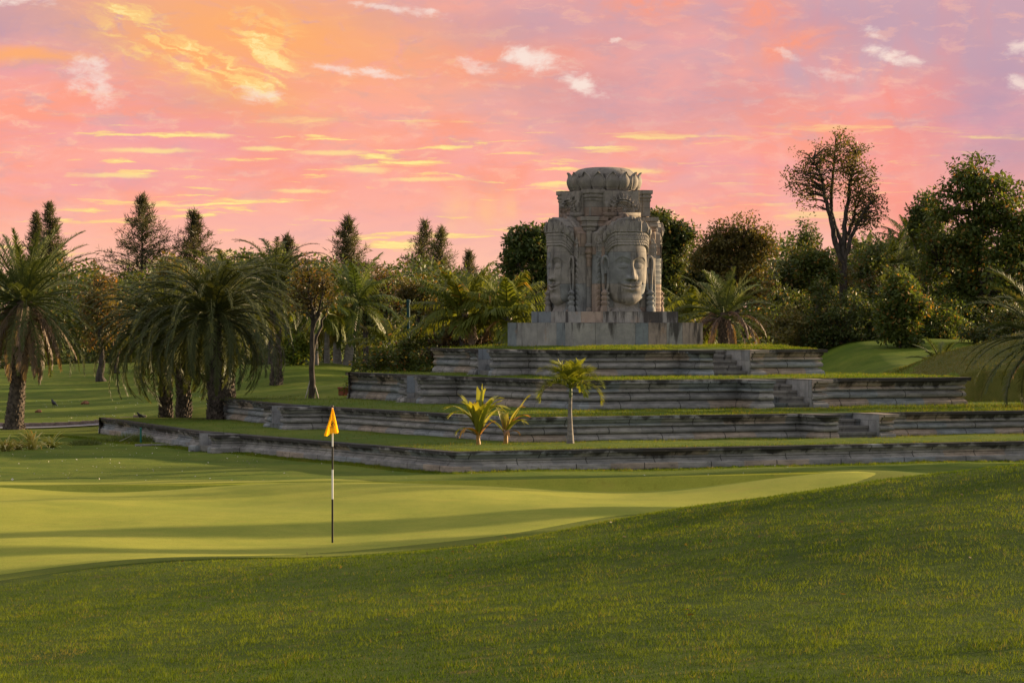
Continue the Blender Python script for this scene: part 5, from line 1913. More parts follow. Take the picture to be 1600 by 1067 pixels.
# the far wood closing the view: one mass nobody could count
g = G()
rg = np.random.default_rng(77)
pts = []
for i in range(3800):
    px = rg.uniform(-260, 1900)
    Yd = rg.uniform(192, 255) if px < 780 else rg.uniform(172, 215)
    X = (px - 800) / FPX * Yd
    ridge = np.interp(px, [-300, 0, 120, 200, 330, 450, 560, 640, 760, 800, 900, 1000, 1100, 1250, 1400, 1500, 1900], [420, 420, 424, 430, 418, 412, 416, 418, 430, 450, 440, 428, 402, 388, 378, 365, 355])
    ridge += 12 * math.sin(px * 0.045) + 9 * math.sin(px * 0.11 + 1)
    zt = EYE + (503 - ridge) / px_m(Yd)
    zb = float(ground_h(np.array([X]), np.array([Yd]))[0])
    pts.append((X, Yd, zb + (zt - zb) * rg.random() ** 1.05))
crown_leaves(g, rg, np.array(pts), 0.95, 66, 0.31, 0.16, 0.2, 0.7)
for p in pts[::20]:
    zb = gz(p[0], p[1])
    gw = [(p[0], p[1], zb - 0.2), (p[0] + rg.normal(0, 0.2), p[1], (zb + p[2]) / 2), (p[0] + rg.normal(0, 0.4), p[1], p[2])]
    g.tube(gw, [0.14, 0.10, 0.03], 5, 0.02, cap=False)
o = g.build('distant_woodland', L_DARK, None, rnd=True)
tag(o, 'dark far-off woodland closing the view', 'woodland', None, 'stuff')


# ================================================================== trees beyond the right edge whose shade falls across the lawns
def shade(u, v, zc, rx, rz, seed, label, n=120, per=60, leaf=L_BROAD, trunk_r=0.18):
    X, Y, _ = uvw(u, v)
    Z = gz(X, Y)
    rg = np.random.default_rng(seed)
    ells = [(0, 0, zc, rx, rx, rz, 2)] + [(math.cos(a) * rx * 0.5, math.sin(a) * rx * 0.5, zc + rg.uniform(-0.5, 0.4) * rz, rx * 0.55, rx * 0.55, rz * 0.5, 1) for a in (0.3, 1.6, 2.9, 4.2, 5.4)]
    return broadleaf('broadleaf_tree', (X, Y, Z - 0.05), label, 'tree', ells, max(0.8, zc - rz * 0.6), trunk_r, leaf, seed=seed, n=n, per=per, cr=0.5, ll=0.26, lw=0.15)


shade(61.5, 71.2, 3.4, 2.7, 3.4, 401, 'low branched tree out of view right of the lowest terrace end', 150)
shade(66, 67.0, 4.2, 3.4, 4.2, 402, 'full tree out of view beside the low branched one', 150)
shade(73, 63.5, 5.0, 2.4, 4.8, 403, 'taller narrow tree out of view behind the full one', 120)
shade(60, 50.2, 6.2, 0.9, 2.6, 404, 'slim tree out of view level with the putting green', 110, 90)
shade(63, 47.0, 6.9, 0.8, 2.2, 405, 'second slim tree out of view nearer the mound', 110, 90)
shade(70, 55.0, 8.0, 0.9, 2.6, 407, 'third slim tree out of view, tallest of its row', 110, 90)


# ------------------------------------------------------------------ the flag on the green
fy = 52.7
fx = (519.5 - 800) / FPX * fy
fz = gz(fx, fy) + 0.006
flag_root = empty('flagstick', (fx, fy, fz), 'black and white striped golf flagstick with a limp orange flag on the green', 'golf flag')
m_white = m_plain('white_enamel', (0.72, 0.70, 0.67), 0.35, 0.04)
m_black = m_plain('black_enamel', (0.012, 0.011, 0.010), 0.35, 0.1)
m_flag = m_leaf('flag_cloth', (0.80, 0.44, 0.02), (0.86, 0.49, 0.03), None, 0, 0.45, 0.8, 0.1)
HP = 2.13
yb = [841, 771, 725, 689, 627]
zb = [(841 - y) / 214 * HP for y in yb]
for i, m in enumerate((m_black, m_white, m_black, m_white)):
    g = G()
    r = 0.0155 - 0.0012 * i
    g.tube([(0, 0, zb[i] - (0.08 if i == 0 else 0)), (0, 0, (zb[i] + zb[i + 1]) / 2), (0, 0, zb[i + 1])], r, 12)
    o = g.build('pole_section', m, flag_root, smooth=True)
    o['label'] = 'black painted pole section' if i % 2 == 0 else 'white painted pole section'
g = G()
g.lathe([(0.0, HP + 0.03), (0.012, HP + 0.025), (0.017, HP + 0.01), (0.017, HP - 0.01), (0.0, HP - 0.012)], 12)
g.build('finial', m_black, flag_root, smooth=True)
# limp cloth hanging in folds: triangular drape, wide at the foot
a, t = np.meshgrid(np.linspace(0, 1, 40), np.linspace(0, 1, 46))
k = 2.13 / 214
wl = (1.0 + 7.5 * t ** 1.1 + 2.4 * np.clip(t - 0.8, 0, 1) * 5 * 0.5) * k
x0 = -(0.5 + 12.8 * t ** 1.15) * k
x1 = (0.8 + 9.0 * t ** 0.9) * k
foot = 44 + 0.0 * a
xx = x0 + (x1 - x0) * a
zz = HP - 0.02 - (t * (43.0 - 6.0 * a ** 1.5 - 3.0 * np.sin(np.pi * a) ** 2 * 0 + 1.5 * np.sin(a * 9))) * k
yy = (-0.035 + 0.055 * np.sin(a * 8.5 + 0.6) - 0.02 * np.cos(a * 17)) * (0.15 + t) * 0.55 - 0.02
fl = G()
fl.grid(np.stack([xx, yy, zz], -1), 0.4)
fo = fl.build('flag', m_flag, flag_root, smooth=True, rnd=True)


def on_flag(u, v):
    """point a hair in front of the cloth at (u across 0..1, v down 0..1)"""
    i, j = v * 45, u * 39
    i0, j0 = int(min(44, i)), int(min(38, j))
    fi, fj = i - i0, j - j0
    P = np.stack([xx, yy, zz], -1)
    q = P[i0, j0] * (1 - fi) * (1 - fj) + P[i0 + 1, j0] * fi * (1 - fj) + P[i0, j0 + 1] * (1 - fi) * fj + P[i0 + 1, j0 + 1] * fi * fj
    return q + np.array([0, -0.006, 0])


g = G()


def stroke(pts, w):
    pts = np.array(pts, float)
    d = np.gradient(pts, axis=0)
    n = np.stack([-d[:, 1], d[:, 0]], 1)
    n /= np.linalg.norm(n, axis=1, keepdims=True) + 1e-9
    n *= np.broadcast_to(np.asarray(w, float), (len(pts),))[:, None]
    A = [on_flag(*p) for p in pts + n * np.array([1, 0.55])]
    B = [on_flag(*p) for p in pts - n * np.array([1, 0.55])]
    g.grid(np.stack([A, B]))


# the emblem: an open ring with a leaning, striding figure inside, and a short line of lettering under it
th_ = np.linspace(0.9, 6.6, 40)
stroke(np.stack([0.50 + 0.26 * np.cos(th_), 0.635 + 0.115 * np.sin(th_)], 1), 0.018)
stroke([(0.52, 0.56), (0.55, 0.59), (0.50, 0.63), (0.53, 0.67)], [0.03, 0.055, 0.06, 0.03])
stroke([(0.53, 0.66), (0.60, 0.69), (0.58, 0.73)], 0.026)
stroke([(0.50, 0.66), (0.44, 0.70), (0.40, 0.735)], 0.026)
stroke([(0.55, 0.60), (0.64, 0.62), (0.68, 0.59)], 0.022)
stroke([(0.51, 0.60), (0.42, 0.62), (0.40, 0.66)], 0.022)
for q in np.linspace(0.34, 0.64, 6):
    stroke([(q, 0.785), (q + 0.025, 0.80)], 0.013)
g.build('emblem', m_black, fo)
g = G()
g.lathe([(0.054, 0.004), (0.054, -0.10), (0.0, -0.10)], 20)
g.lathe([(0.054, 0.0045), (0.060, 0.0045)], 20)
g.build('cup', m_black, flag_root)

# ------------------------------------------------------------------ young palms on the lowest terrace
TZ1 = 0.53


def strap_leaf(g, base, az, el, L, w, curve, rg, split=0.0, r=0.4, n=10):
    """broad undivided or tip-split young palm leaf"""
    t = np.linspace(0, 1, n)
    e = el - curve * t ** 1.5
    ds = L / (n - 1)
    h = np.concatenate([[0], np.cumsum(np.cos(e[:-1]) * ds)])
    z = np.concatenate([[0], np.cumsum(np.sin(e[:-1]) * ds)])
    C = np.array(base) + np.stack([h * math.cos(az), h * math.sin(az), z], -1)
    S = np.array([-math.sin(az), math.cos(az), 0])
    wid = w * np.clip(np.sin(np.pi * (0.06 + 0.9 * t ** 0.9)), 0.06, 1) ** 0.8
    U = np.stack([-np.sin(e) * math.cos(az), -np.sin(e) * math.sin(az), np.cos(e)], -1)
    Lf = C + S * wid[:, None] + U * (wid * 0.45)[:, None]
    Rt = C - S * wid[:, None] + U * (wid * 0.45)[:, None]
    if split:
        cut = np.clip((t - (1 - split)) / split, 0, 1)
        Lf = Lf + S * (cut * w * 0.9)[:, None] - np.array([0, 0, 1.0]) * (cut ** 2 * w * 0.6)[:, None]
        Rt = Rt - S * (cut * w * 0.9)[:, None] - np.array([0, 0, 1.0]) * (cut ** 2 * w * 1.1)[:, None]
        C = C - (C[-1] - C[-3]) * (cut * 0.8)[:, None]
    rv = np.clip(r + 0.3 * (t - 0.5) + rg.normal(0, 0.05, n), 0, 1)
    g.grid(np.stack([Lf, C, Rt], 1), np.repeat(rv, 3))


for px, py, sc, sd, lab in ((752, 692, 1.12, 201, 'young palm with orange tinged broad leaves, larger of two on the terrace'), (780, 690, 1.2, 202, 'thin young palm with a few yellowing leaves, smaller of the two')):
    X, Y, _ = uvw(*((37.05, 77.2) if sd == 201 else (37.95, 77.5)))
    rg = np.random.default_rng(sd)
    root = empty('young_palm', (X, Y, TZ1 - 0.02), lab, 'young palm')
    g = G()
    lean = 0.05 if sd == 201 else -0.04
    g.tube([(0, 0, -0.03), (-lean * 0.2, 0, 0.12), (-lean * 0.6, 0, 0.30)], [0.06 * sc, 0.05 * sc, 0.032 * sc], 8)
    for i in range(5):
        a = i * 2.4
        g.tube([(0, 0, 0.1), (0.05 * math.cos(a), 0.05 * math.sin(a), 0.35), (0.10 * math.cos(a), 0.1 * math.sin(a), 0.55 * sc)], [0.02, 0.014, 0.008], 5)
    g.build('stem', m_plain('orange_stem', (0.36, 0.20, 0.05), 0.6), root)
    gl, go, gd = G(), G(), G()
    if sd == 201:
        spec = [(q, 1.15 + 0.35 * ((q * 7) % 1), 0.75 + 0.5 * ((q * 3) % 1), 0.055, 0.35 + 0.9 * ((q * 5) % 1), 0.3, 0) for q in (0.4, 1.1, 2.6, 3.7, 4.5, 5.3, 5.9)] + [(1.9, 1.2, 1.0, 0.06, 0.9, 0.3, 0), (0.2, 1.15, 0.9, 0.055, 0.8, 0.3, 0), (-2.2, 1.3, 1.0, 0.06, 0.7, 0.3, 0), (2.9, 1.25, 1.20, 0.045, 1.75, 0.35, 0), (1.3, 1.50, 1.22, 0.065, 0.35, 0.3, 0), (0.6, 1.38, 1.20, 0.070, 1.1, 0.3, 0), (-0.4, 1.42, 1.15, 0.075, 2.0, 0.3, 0), (3.4, 1.30, 0.98, 0.060, 0.5, 0.2, 0), (2.3, 1.42, 0.9, 0.055, 0.4, 0.2, 0), (-1.3, 1.45, 0.85, 0.06, 0.45, 0.3, 0), (3.05, 1.35, 1.05, 0.055, 2.3, 0.35, 0), (3.0, 0.75, 0.62, 0.05, 1.9, 0.4, 0), (-2.6, 0.9, 0.55, 0.05, 2.4, 0.4, 1), (-0.1, 0.95, 0.55, 0.035, 0.5, 0.3, 1), (0.9, 1.52, 1.25, 0.035, 0.3, 0.2, 0), (3.3, 0.55, 0.62, 0.03, 2.2, 0, 2)]
    else:
        spec = [(0.1, 1.12, 1.05, 0.035, 0.25, 0.15, 0), (0.2, 1.2, 0.80, 0.055, 0.5, 0.25, 0), (1.6, 1.3, 0.6, 0.05, 0.6, 0.25, 0), (3.0, 1.0, 0.62, 0.045, 1.2, 0.3, 0), (-0.5, 1.1, 0.66, 0.05, 1.9, 0.3, 0), (-0.2, 1.0, 0.6, 0.045, 1.0, 0.3, 0), (2.5, 1.3, 0.72, 0.045, 0.3, 0.2, 0), (-1.5, 0.7, 0.45, 0.04, 2.2, 0.3, 2), (-0.1, 1.2, 0.75, 0.03, 1.6, 0.3, 1), (0.5, 0.6, 0.4, 0.03, 2.0, 0, 2)]
    for az, el, L, w, cv, sp, kind in spec:
        (gl, go, gd)[kind].grid if 0 else None
        strap_leaf((gl, go, gd)[kind], (0.02 * math.cos(az), 0.02 * math.sin(az), 0.22 * sc), az, el, L * sc, w * sc * 1.55, cv, rg, sp, rg.uniform(0.15, 0.7))
    gl.build('leaf_cluster', L_YOUNG, root, rnd=True, smooth=True)
    go.build('orange_leaf', m_leaf('orange_leaf' + str(sd), (0.50, 0.22, 0.03), (0.42, 0.26, 0.05), None, 0, 0.45), root, rnd=True, smooth=True)
    gd.build('withered_leaf', L_DEAD, root, rnd=True, smooth=True)

Y = (EYE - TZ1) * FPX / (696 - 503)
X = (891 - 800) / FPX * Y
rg = np.random.default_rng(211)
fr = []
for i in range(17):
    a = i * 2.39996 + 0.3
    f = i / 16
    fr.append(dict(az=a, el=0.55 + 0.9 * f + rg.normal(0, 0.06), L=1.12 * rg.uniform(0.9, 1.05) * (1 - 0.25 * f), curve=(2.3 - 1.0 * f), nl=30, ll=0.38, lw=0.034, up=0.65, hang=0.18, sweep=(58, 30), start=0.18, dz=0.0))
palm('small_palm', (X, Y, TZ1 - 0.02), 'small slim palm with arching feathery crown and smooth grey stem on the terrace',
     ([(0, 0, -0.05), (0.0, 0, 0.03), (0.0, 0, 0.35), (-0.01, 0, 0.85), (0.005, 0, 1.22)], [0.125, 0.105, 0.075, 0.052, 0.042]),
     fr, L_YOUNG if False else m_leaf('small_palm_leaf', (0.15, 0.21, 0.022), (0.26, 0.28, 0.04), (0.42, 0.30, 0.06), 0.12, 0.45, 0.55, 0.15), BK_GREY, seed=212, shaft=(0.24, 0.042, 0.03), rw=0.014, hub_r=0.015)

# ------------------------------------------------------------------ border plants by the left palm
L_SPIDER = m_leaf('variegated_leaf', (0.34, 0.34, 0.08), (0.60, 0.52, 0.22), (0.70, 0.45, 0.16), 0.2, 0.35)
labs = ['cream striped strappy plant at the left edge', 'smaller strappy plant between two larger ones', 'largest cream striped strappy plant with arching leaves', 'strappy plant at the right end of the row, greener']
for i, (px, py, sc) in enumerate(((8, 706, 0.95), (28, 703, 0.7), (50, 703, 1.15), (80, 698, 0.95))):
    Y = EYE * FPX / (py - 503)
    X, Y, Z = place(px, Y)
    root = G()
    rg = np.random.default_rng(220 + i)
    for j in range(44):
        strap_leaf(root, (rg.normal(0, 0.05), rg.normal(0, 0.05), 0.0), rg.uniform(0, 6.283), rg.uniform(0.45, 1.45), 0.62 * sc * rg.uniform(0.7, 1.15), 0.030, rg.uniform(0.9, 2.0), rg, 0, rg.uniform(0.1, 0.8) if i != 3 else rg.uniform(0, 0.4))
    o = root.build('strappy_plant', L_SPIDER, None, rnd=True)
    o.location = (X, Y, Z + 0.03)
    tag(o, labs[i], 'border plant', 'strappy border plants by the date palm')
L_TUFT = m_leaf('tuft_blade', (0.09, 0.13, 0.028), (0.17, 0.20, 0.05), None, 0, 0.3)
for i, (px, py, hx, sc, lab) in enumerate(((134, 694, 0.40, 0.8, 'low ornamental grass mound nearest the strappy plants'), (205, 690, 0.66, 1.15, 'widest ornamental grass mound before the terrace wall'), (255, 690, 0.36, 0.9, 'small ornamental grass mound nearest the stone slab'))):
    Y = EYE * FPX / (py - 503)
    X, Y, Z = place(px, Y)
    rg = np.random.default_rng(230 + i)
    n = 1500
    C = np.stack([rg.normal(0, hx * 0.5, n), rg.normal(0, 0.22, n), np.zeros(n)], -1)
    D = rg.normal(0, 0.6, (n, 3)) + np.array([0, 0, 0.75])
    D[:, 0] += C[:, 0] * 1.2
    D[:, 2] = np.abs(D[:, 2])
    V, F = leaf_quads(C, D, rand_dir(rg, n), rg.uniform(0.16, 0.34, n) * sc, 0.014)
    g = G()
    g.add(V, F, np.repeat(rg.random(n), 4))
    o = g.build('grass_tussock', L_TUFT, None, rnd=True)
    o.location = (X, Y, Z + 0.02)
    tag(o, lab, 'ornamental grass', 'ornamental grass mounds before the terrace')

# ------------------------------------------------------------------ small things on the lawns
m_teal = m_plain('green_post_paint', (0.012, 0.13, 0.095), 0.5, 0.1)
m_rope = m_plain('pale_rope', (0.30, 0.27, 0.22), 0.9)
Y = 101.5
X, Y, Z = place(220, Y, None)
post = empty('rope_post', (X, Y, Z + 0.0), 'short green post with a sagging rope before the lowest terrace wall', 'post')
g = G()
g.tube([(0, 0, -0.05), (0, 0, 0.25), (0, 0, 0.50)], 0.028, 8)
g.lathe([(0.0, 0.525), (0.03, 0.515), (0.034, 0.50), (0.034, 0.47), (0.0, 0.465)], 10)
g.build('post', m_teal, post)
g = G()
q = np.linspace(0, 1, 14)
g.tube(np.stack([-0.03 - 0.72 * q, 1.0 * q, 0.44 - 0.36 * q + 0.10 * (q * q - q)], -1), 0.010, 5)
g.build('rope', m_rope, post)

gx, gy = np.meshgrid(np.linspace(-24, -12.7, 60), np.linspace(115.9, 117.6, 8))
g = G()
g.grid(np.stack([gx, gy, ground_h(gx, gy, False) + 0.035], -1))
tag(g.build('path', m_plain('pale_path', (0.22, 0.225, 0.25), 0.9, 0.12, 3.0), smooth=True), kind='structure')
P = np.array([(-23.5 + 0.45 * i, 117.75, 0) for i in range(25)])
P[:, 2] = ground_h(P[:, 0], P[:, 1], False) + 0.03
g = G()
for i in range(24):
    a, b_ = P[i], P[i + 1]
    g.box((a[0] + 0.006, 117.7, a[2] - 0.1), (b_[0] - 0.006, 117.84, a[2] + 0.13))
tag(g.build('path_kerb', m_plain('kerb_stone', (0.34, 0.25, 0.22), 0.9, 0.2)), kind='structure')
# paving slab at the foot of the hidden stair
X, Y, Z = place(262, 99.3)
g = G()
g.box((-0.95, -0.24, -0.05), (-0.02, 0.24, 0.035))
g.box((-0.0, -0.25, -0.05), (0.9, 0.22, 0.028))
o = g.build('paving_slab', MST)
o.location = (X, Y, Z + 0.05)
o.rotation_euler = (0, 0, 0.15)
tag(o, 'flat stone paving slab set in the lawn before the terrace steps', 'paving slab', kind='thing')
# reddish block at the end of the third terrace
X, Y, Z = place(549, 113.5)
g = G()
bx = 0.42
zz0 = EYE - (613 - 503) / px_m(113.5)
V = []
for z, e in ((-0.1, 0.0), (0.10, 0.0), (0.115, -0.012)):
    V.append([(-bx - e, -0.28 - e, z), (bx + e, -0.28 - e, z), (bx + e, 0.28 + e, z), (-bx - e, 0.28 + e, z)])
g.grid(np.array(V), closed=True)
g.add(V[-1], np.array([(0, 1, 2, 3)]))
g.box((-bx - 0.03, -0.31, 0.117), (bx + 0.03, 0.31, 0.17))
o = g.build('brick_drain_box', m_plain('red_brick', (0.22, 0.07, 0.04), 0.85, 0.3, 9))
o.location = (X, Y, zz0)
tag(o, 'small red brick box on the grass at the third terrace end', 'brick box', kind='thing')

# birds pecking on the far lawn
m_bird = m_plain('black_feather', (0.010, 0.010, 0.012), 0.5, 0.2)


def bird(px, py, Yd, face, s, label):
    X = (px - 800) / FPX * Yd
    me = bpy.data.meshes.new('bird')
    J = [(0, 0, .16), (.06, 0, .19), (.10, 0, .235), (.125, 0, .255), (.165, 0, .25), (-.07, 0, .14), (-.15, 0, .10), (-.21, 0, .075), (0.01, .022, .10), (.012, .022, .04), (.015, .024, 0.004), (.045, .026, 0.0), (0.01, -.022, .10), (.012, -.022, .04), (.015, -.024, .004), (.045, -.026, 0.0)]
    Ed = [(0, 1), (1, 2), (2, 3), (3, 4), (0, 5), (5, 6), (6, 7), (0, 8), (8, 9), (9, 10), (10, 11), (0, 12), (12, 13), (13, 14), (14, 15)]
    rad = [.055, .05, .032, .030, .006, .045, .022, .014, .014, .006, .005, .004, .014, .006, .005, .004]
    me.from_pydata(J, Ed, [])
    o = bpy.data.objects.new('bird', me)
    link(o)
    md = o.modifiers.new('skin', 'SKIN')
    for i, r_ in enumerate(rad):
        me.skin_vertices[0].data[i].radius = (r_, r_ * 0.9)
    me.skin_vertices[0].data[0].use_root = True
    o.modifiers.new('sub', 'SUBSURF').levels = 2
    o.modifiers['sub'].render_levels = 2
    me.materials.append(m_bird)
    o.location = (X, Yd, gz(X, Yd) + 0.01)
    o.rotation_euler = (0, 0, face)
    o.scale = (s, s, s)
    tag(o, label, 'bird', 'black birds on the lawn', 'thing')


bird(84, 641, 134, 2.2, 1.25, 'black bird on the lit far lawn')
bird(219, 648, 116.5, 2.6, 1.0, 'black bird near the terrace end beside the palm trunks')
m_husk = m_plain('dry_husk', (0.22, 0.10, 0.05), 0.9, 0.4, 14)
for px, py, Yd, s, lab in ((60, 643, 131, 0.10, 'smaller reddish brown lump left of the bird'), (133, 634, 137, 0.13, 'larger tan lump on the sunlit strip of lawn')):
    rg = np.random.default_rng(int(px))
    th_, ph_ = np.meshgrid(np.linspace(0, math.pi, 14), np.linspace(0, 2 * math.pi, 22)[:-1], indexing='ij')
    rr = s * (1 + 0.18 * np.sin(3 * ph_ + th_ * 2) + 0.10 * np.sin(7 * ph_) * np.sin(5 * th_))
    g = G()
    g.grid(np.stack([rr * np.sin(th_) * np.cos(ph_) * 1.25, rr * np.sin(th_) * np.sin(ph_), rr * np.cos(th_) * 0.7], -1), closed=True)
    X, Y, Z = place(px, Yd)
    o = g.build('fallen_husk', m_husk, smooth=True)
    o.location = (X, Y, Z + 0.08)
    tag(o, lab, 'husk', 'brown lumps on the lawn', 'thing')
# teal post seen through the dark trees
X, Y, Z = place(638, 150)
g = G()
zt = EYE + (503 - 470) / px_m(150) - Z
g.tube([(0, 0, -0.1), (0, 0, zt * 0.5), (0, 0, zt)], 0.075, 10)
g.lathe([(0.0, zt + 0.06), (0.08, zt + 0.04), (0.095, zt), (0.095, zt - 0.08), (0.0, zt - 0.085)], 10)
o = g.build('teal_post', m_plain('teal_paint', (0.006, 0.045, 0.05), 0.7, 0.15))
o.location = (X, Y, Z)
tag(o, 'teal post standing between the dark trees behind the flowering shrub', 'post', kind='thing')

# pale petals fallen on the lawn before the terraces
rg = np.random.default_rng(91)
n = 900
px = rg.uniform(-60, 1400, n)
py = 690 + 60 * rg.random(n) ** 1.5
Yp = EYE * FPX / (py - 503 + 3)
X = (px - 800) / FPX * Yp
u, v = xy2uv(X, Yp)
ok = ~inside(TER[0]['poly'], u + 0.0, v) & (rg.random(n) < np.where(px < 420, 1.0, 0.35))
X, Yp = X[ok], Yp[ok]
n2 = 260
X = np.concatenate([X, rg.uniform(-20, -11, n2)])
Yp = np.concatenate([Yp, rg.uniform(121, 140, n2)])
ok = (Yp > 76.5) | (X > 4)
X, Yp = X[ok], Yp[ok]
C = np.stack([X, Yp, ground_h(X, Yp, False) + 0.028], -1)
D = rg.normal(0, 1, (len(X), 3)) * np.array([1, 1, 0.25])
s_ = np.where(rg.random(len(X)) < 0.05, 1.4, 0.9)
V, F = leaf_quads(C, D, np.tile([0, 0, 1.0], (len(X), 1)) + rg.normal(0, 0.5, (len(X), 3)), rg.uniform(0.03, 0.06, len(X)) * s_, rg.uniform(0.02, 0.045, len(X)) * s_)
g = G()
g.add(V, F)
o = g.build('fallen_petals', m_plain('pale_petal', (0.55, 0.50, 0.42), 0.8))
tag(o, 'pale petals scattered over the lawn', 'petals', None, 'stuff')

# ------------------------------------------------------------------ grass blades
L_BLADE = m_leaf('mound_blade', (0.042, 0.080, 0.007), (0.130, 0.168, 0.016), (0.165, 0.150, 0.04), 0.12, 0.35, 0.8, 0.05)
L_TBLADE = m_leaf('terrace_blade', (0.080, 0.130, 0.013), (0.145, 0.178, 0.022), (0.26, 0.19, 0.06), 0.12, 0.4, 0.8, 0.05)


def vnoise(x, y, seed):
    """smooth value noise 0..1"""
    t = np.random.default_rng(seed).random((256, 256))
    xi, yi = np.floor(x).astype(int), np.floor(y).astype(int)
    fx_, fy_ = x - xi, y - yi
    fx_, fy_ = fx_ * fx_ * (3 - 2 * fx_), fy_ * fy_ * (3 - 2 * fy_)
    g_ = lambda a, b_: t[(xi + a) % 256, (yi + b_) % 256]
    return (g_(0, 0) * (1 - fx_) + g_(1, 0) * fx_) * (1 - fy_) + (g_(0, 1) * (1 - fx_) + g_(1, 1) * fx_) * fy_


def blades(name, C, h, w, m, rg, lean=0.5, label='short mown grass'):
    n = len(C)
    f1, f2, f3 = vnoise(C[:, 0] * 1.1, C[:, 1] * 0.55, 3), vnoise(C[:, 0] * 4.5, C[:, 1] * 1.8, 4), vnoise(C[:, 0] * 0.35, C[:, 1] * 0.2, 5)
    f4 = vnoise(C[:, 0] * 7.0, C[:, 1] * 5.0, 6)
    h = h * (0.45 + 1.1 * f4 * (0.6 + 0.8 * f2))
    D = rg.normal(0, lean, (n, 3)) + np.array([0.1, -0.1, 0.8])
    D[:, 2] = np.abs(D[:, 2])
    D = nrm(D)
    a = rg.uniform(0, 2 * math.pi, n)
    S = np.stack([np.cos(a), np.sin(a), np.zeros(n)], -1)
    V = np.stack([C - S * (w * 0.5)[:, None], C + S * (w * 0.5)[:, None], C + D * h[:, None]], 1).reshape(-1, 3)
    F = np.arange(3 * n).reshape(n, 3)
    r = np.clip(0.40 + 0.45 * (f1 - 0.5) + 0.4 * (f2 - 0.5) + 0.5 * (f4 - 0.5) + 0.75 * (f3 - 0.5) + rg.normal(0, 0.15, n), 0, 0.85)  # broad patch tone, raised to suggest low-sun streaks in the blade colour
    dry = np.clip((vnoise(C[:, 0] * 2.4, C[:, 1] * 1.0, 9) * 0.6 + f2 * 0.5 - 0.60) * 1.2, 0.012, 0.2)
    dry = np.where(((C[:, 0] + 3.72) / 0.22) ** 2 + ((C[:, 1] - 27.8) / 0.55) ** 2 < 1, 0.75, dry)
    r = np.where(rg.random(n) < dry, 1.0, r)
    g = G()
    g.add(V, F, np.repeat(r, 3))
    o = g.build(name, m, None, rnd=True)
    tag(o, label, 'grass', None, 'stuff')
    return o


rg = np.random.default_rng(301)
N = 1350000
Yb = 11.5 + (66 - 11.5) * rg.random(N) ** 1.25
Xb = rg.uniform(-1, 1, N) * (0.155 * Yb + 2.2)
dd = foot_d(Xb, Yb) + 0.5 * np.sin(Yb * 1.3) * 0.3
keep = (dd > -0.25) & (Yb < 60 + 0.4 * Xb) & (rg.random(N) < np.clip(0.35 + 9.0 / Yb, 0, 1))
Xb, Yb = Xb[keep], Yb[keep]
C = np.stack([Xb, Yb, ground_h(Xb, Yb, False) - 0.004], -1)
tuft = 0.6 + 0.4 * np.sin(Xb * 3.1 + 2 * np.sin(Yb * 0.8)) * np.sin(Yb * 1.4 + 2 * np.sin(Xb * 1.9))
blades('mound_grass', C, (0.018 + 0.021 * rg.random(len(Xb)) * (0.6 + 0.6 * tuft)) * np.clip(0.25 + dd[keep] * 0.35, 0.25, 1), 0.0042 + 0.00013 * Yb, L_BLADE, rg, 0.65, 'rough mown grass on the foreground mound')
# a few fallen leaves caught in the rough
n = 70
Y = rg.uniform(24, 50, n)
X = rg.uniform(-1, 1, n) * 0.151 * Y
ok = foot_d(X, Y) > 0.3
X, Y = X[ok], Y[ok]
C = np.stack([X, Y, ground_h(X, Y, False) + 0.03], -1)
V, F = leaf_quads(C, rg.normal(0, 1, (len(X), 3)) * np.array([1, 1, 0.3]), np.tile([0, 0, 1.0], (len(X), 1)) + rg.normal(0, 0.5, (len(X), 3)), rg.uniform(0.04, 0.08, len(X)), rg.uniform(0.02, 0.035, len(X)))
g = G()
g.add(V, F, np.repeat(rg.random(len(X)), 4))
tag(g.build('fallen_leaves', L_RUST, rnd=True), 'dry leaves scattered in the mound grass', 'leaves', None, 'stuff')
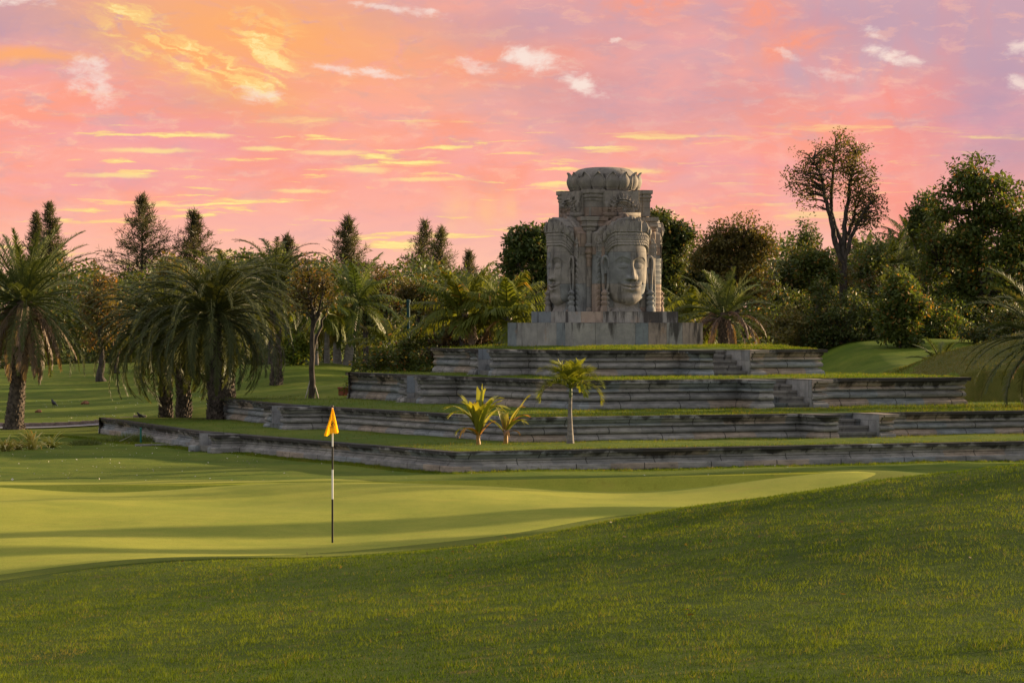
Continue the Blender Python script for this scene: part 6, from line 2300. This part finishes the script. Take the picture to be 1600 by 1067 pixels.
# longer blades along the terrace lawns
for k, T in enumerate(TER):
    n = 30000 if k != 1 else 42000
    u = rg.uniform(T['u'] + 0.08, T['ue'], n)
    wid = (4.5, 5.0, 4.2, 3.2)[k]
    v = np.where(rg.random(n) < 0.6, T['v'] + 0.06 + rg.random(n) ** 1.6 * wid, rg.uniform(T['v'] + 0.06, T['far'][-1][1], n))
    if k < 3:
        nx = TER[k + 1]
        ok = ~((u > nx['u'] - 0.1) & (v > nx['v'] - 0.1) & (u < nx['ue'] + 0.1))
        u, v = u[ok], v[ok]
    if T['rs']:
        ok = ~((u > T['rs'][0]) & (u < T['rs'][1] + WT) & (v < T['v'] + 1.0))
        u, v = u[ok], v[ok]
    X, Y = u * CU - v * SU, u * SU + v * CU
    tall = 1 + (0.9 if k == 1 else 0.0) * sst(u, 50.5, 52) + 0.3 * (rg.random(len(u)) < 0.02)
    edge = np.minimum(u - T['u'], v - T['v'])
    C = np.stack([X, Y, np.full(len(u), TZ[k] + 0.004) + {3: 0.10}.get(k, 0.03) * sst(edge, 0.1, 2.4)], -1)
    blades('terrace_grass', C, 0.025 + 0.045 * rg.random(len(u)) * tall, np.full(len(u), 0.013), L_TBLADE, rg, 0.4, 'short lawn grass on a terrace')
n = 60000
X = rg.uniform(10.0, 25, n)
Y = rg.uniform(102, 126, n)
ok = ~inside(TER[1]['poly'], *xy2uv(X, Y)) & ~inside(TER[2]['poly'], *xy2uv(X, Y))
X, Y = X[ok], Y[ok]
C = np.stack([X, Y, ground_h(X, Y, False) - 0.01], -1)
L_DRYB = m_leaf('dry_blade', (0.085, 0.10, 0.017), (0.15, 0.135, 0.03), (0.24, 0.17, 0.07), 0.15, 0.35, 0.8, 0.05)
blades('mound_grass', C, 0.03 + 0.07 * rg.random(len(X)), np.full(len(X), 0.02), L_DRYB, rg, 0.5, 'thin brownish grass on the mound beyond the terraces')
# fringe of the lawn where it meets the lowest wall
n = 26000
u = np.concatenate([rg.uniform(34.6, 62, n), 34.95 - 0.22 - 0.5 * rg.random(n) ** 2])
v = np.concatenate([74.1 - 0.22 - 0.5 * rg.random(n) ** 2, rg.uniform(73.6, 104, n)])
X, Y = u * CU - v * SU, u * SU + v * CU
C = np.stack([X, Y, ground_h(X, Y, False) - 0.005], -1)
blades('lawn_fringe_grass', C, 0.03 + 0.05 * rg.random(len(u)) ** 2, np.full(len(u), 0.014), L_TBLADE, rg, 0.4, 'unmown grass along the foot of the lowest wall')
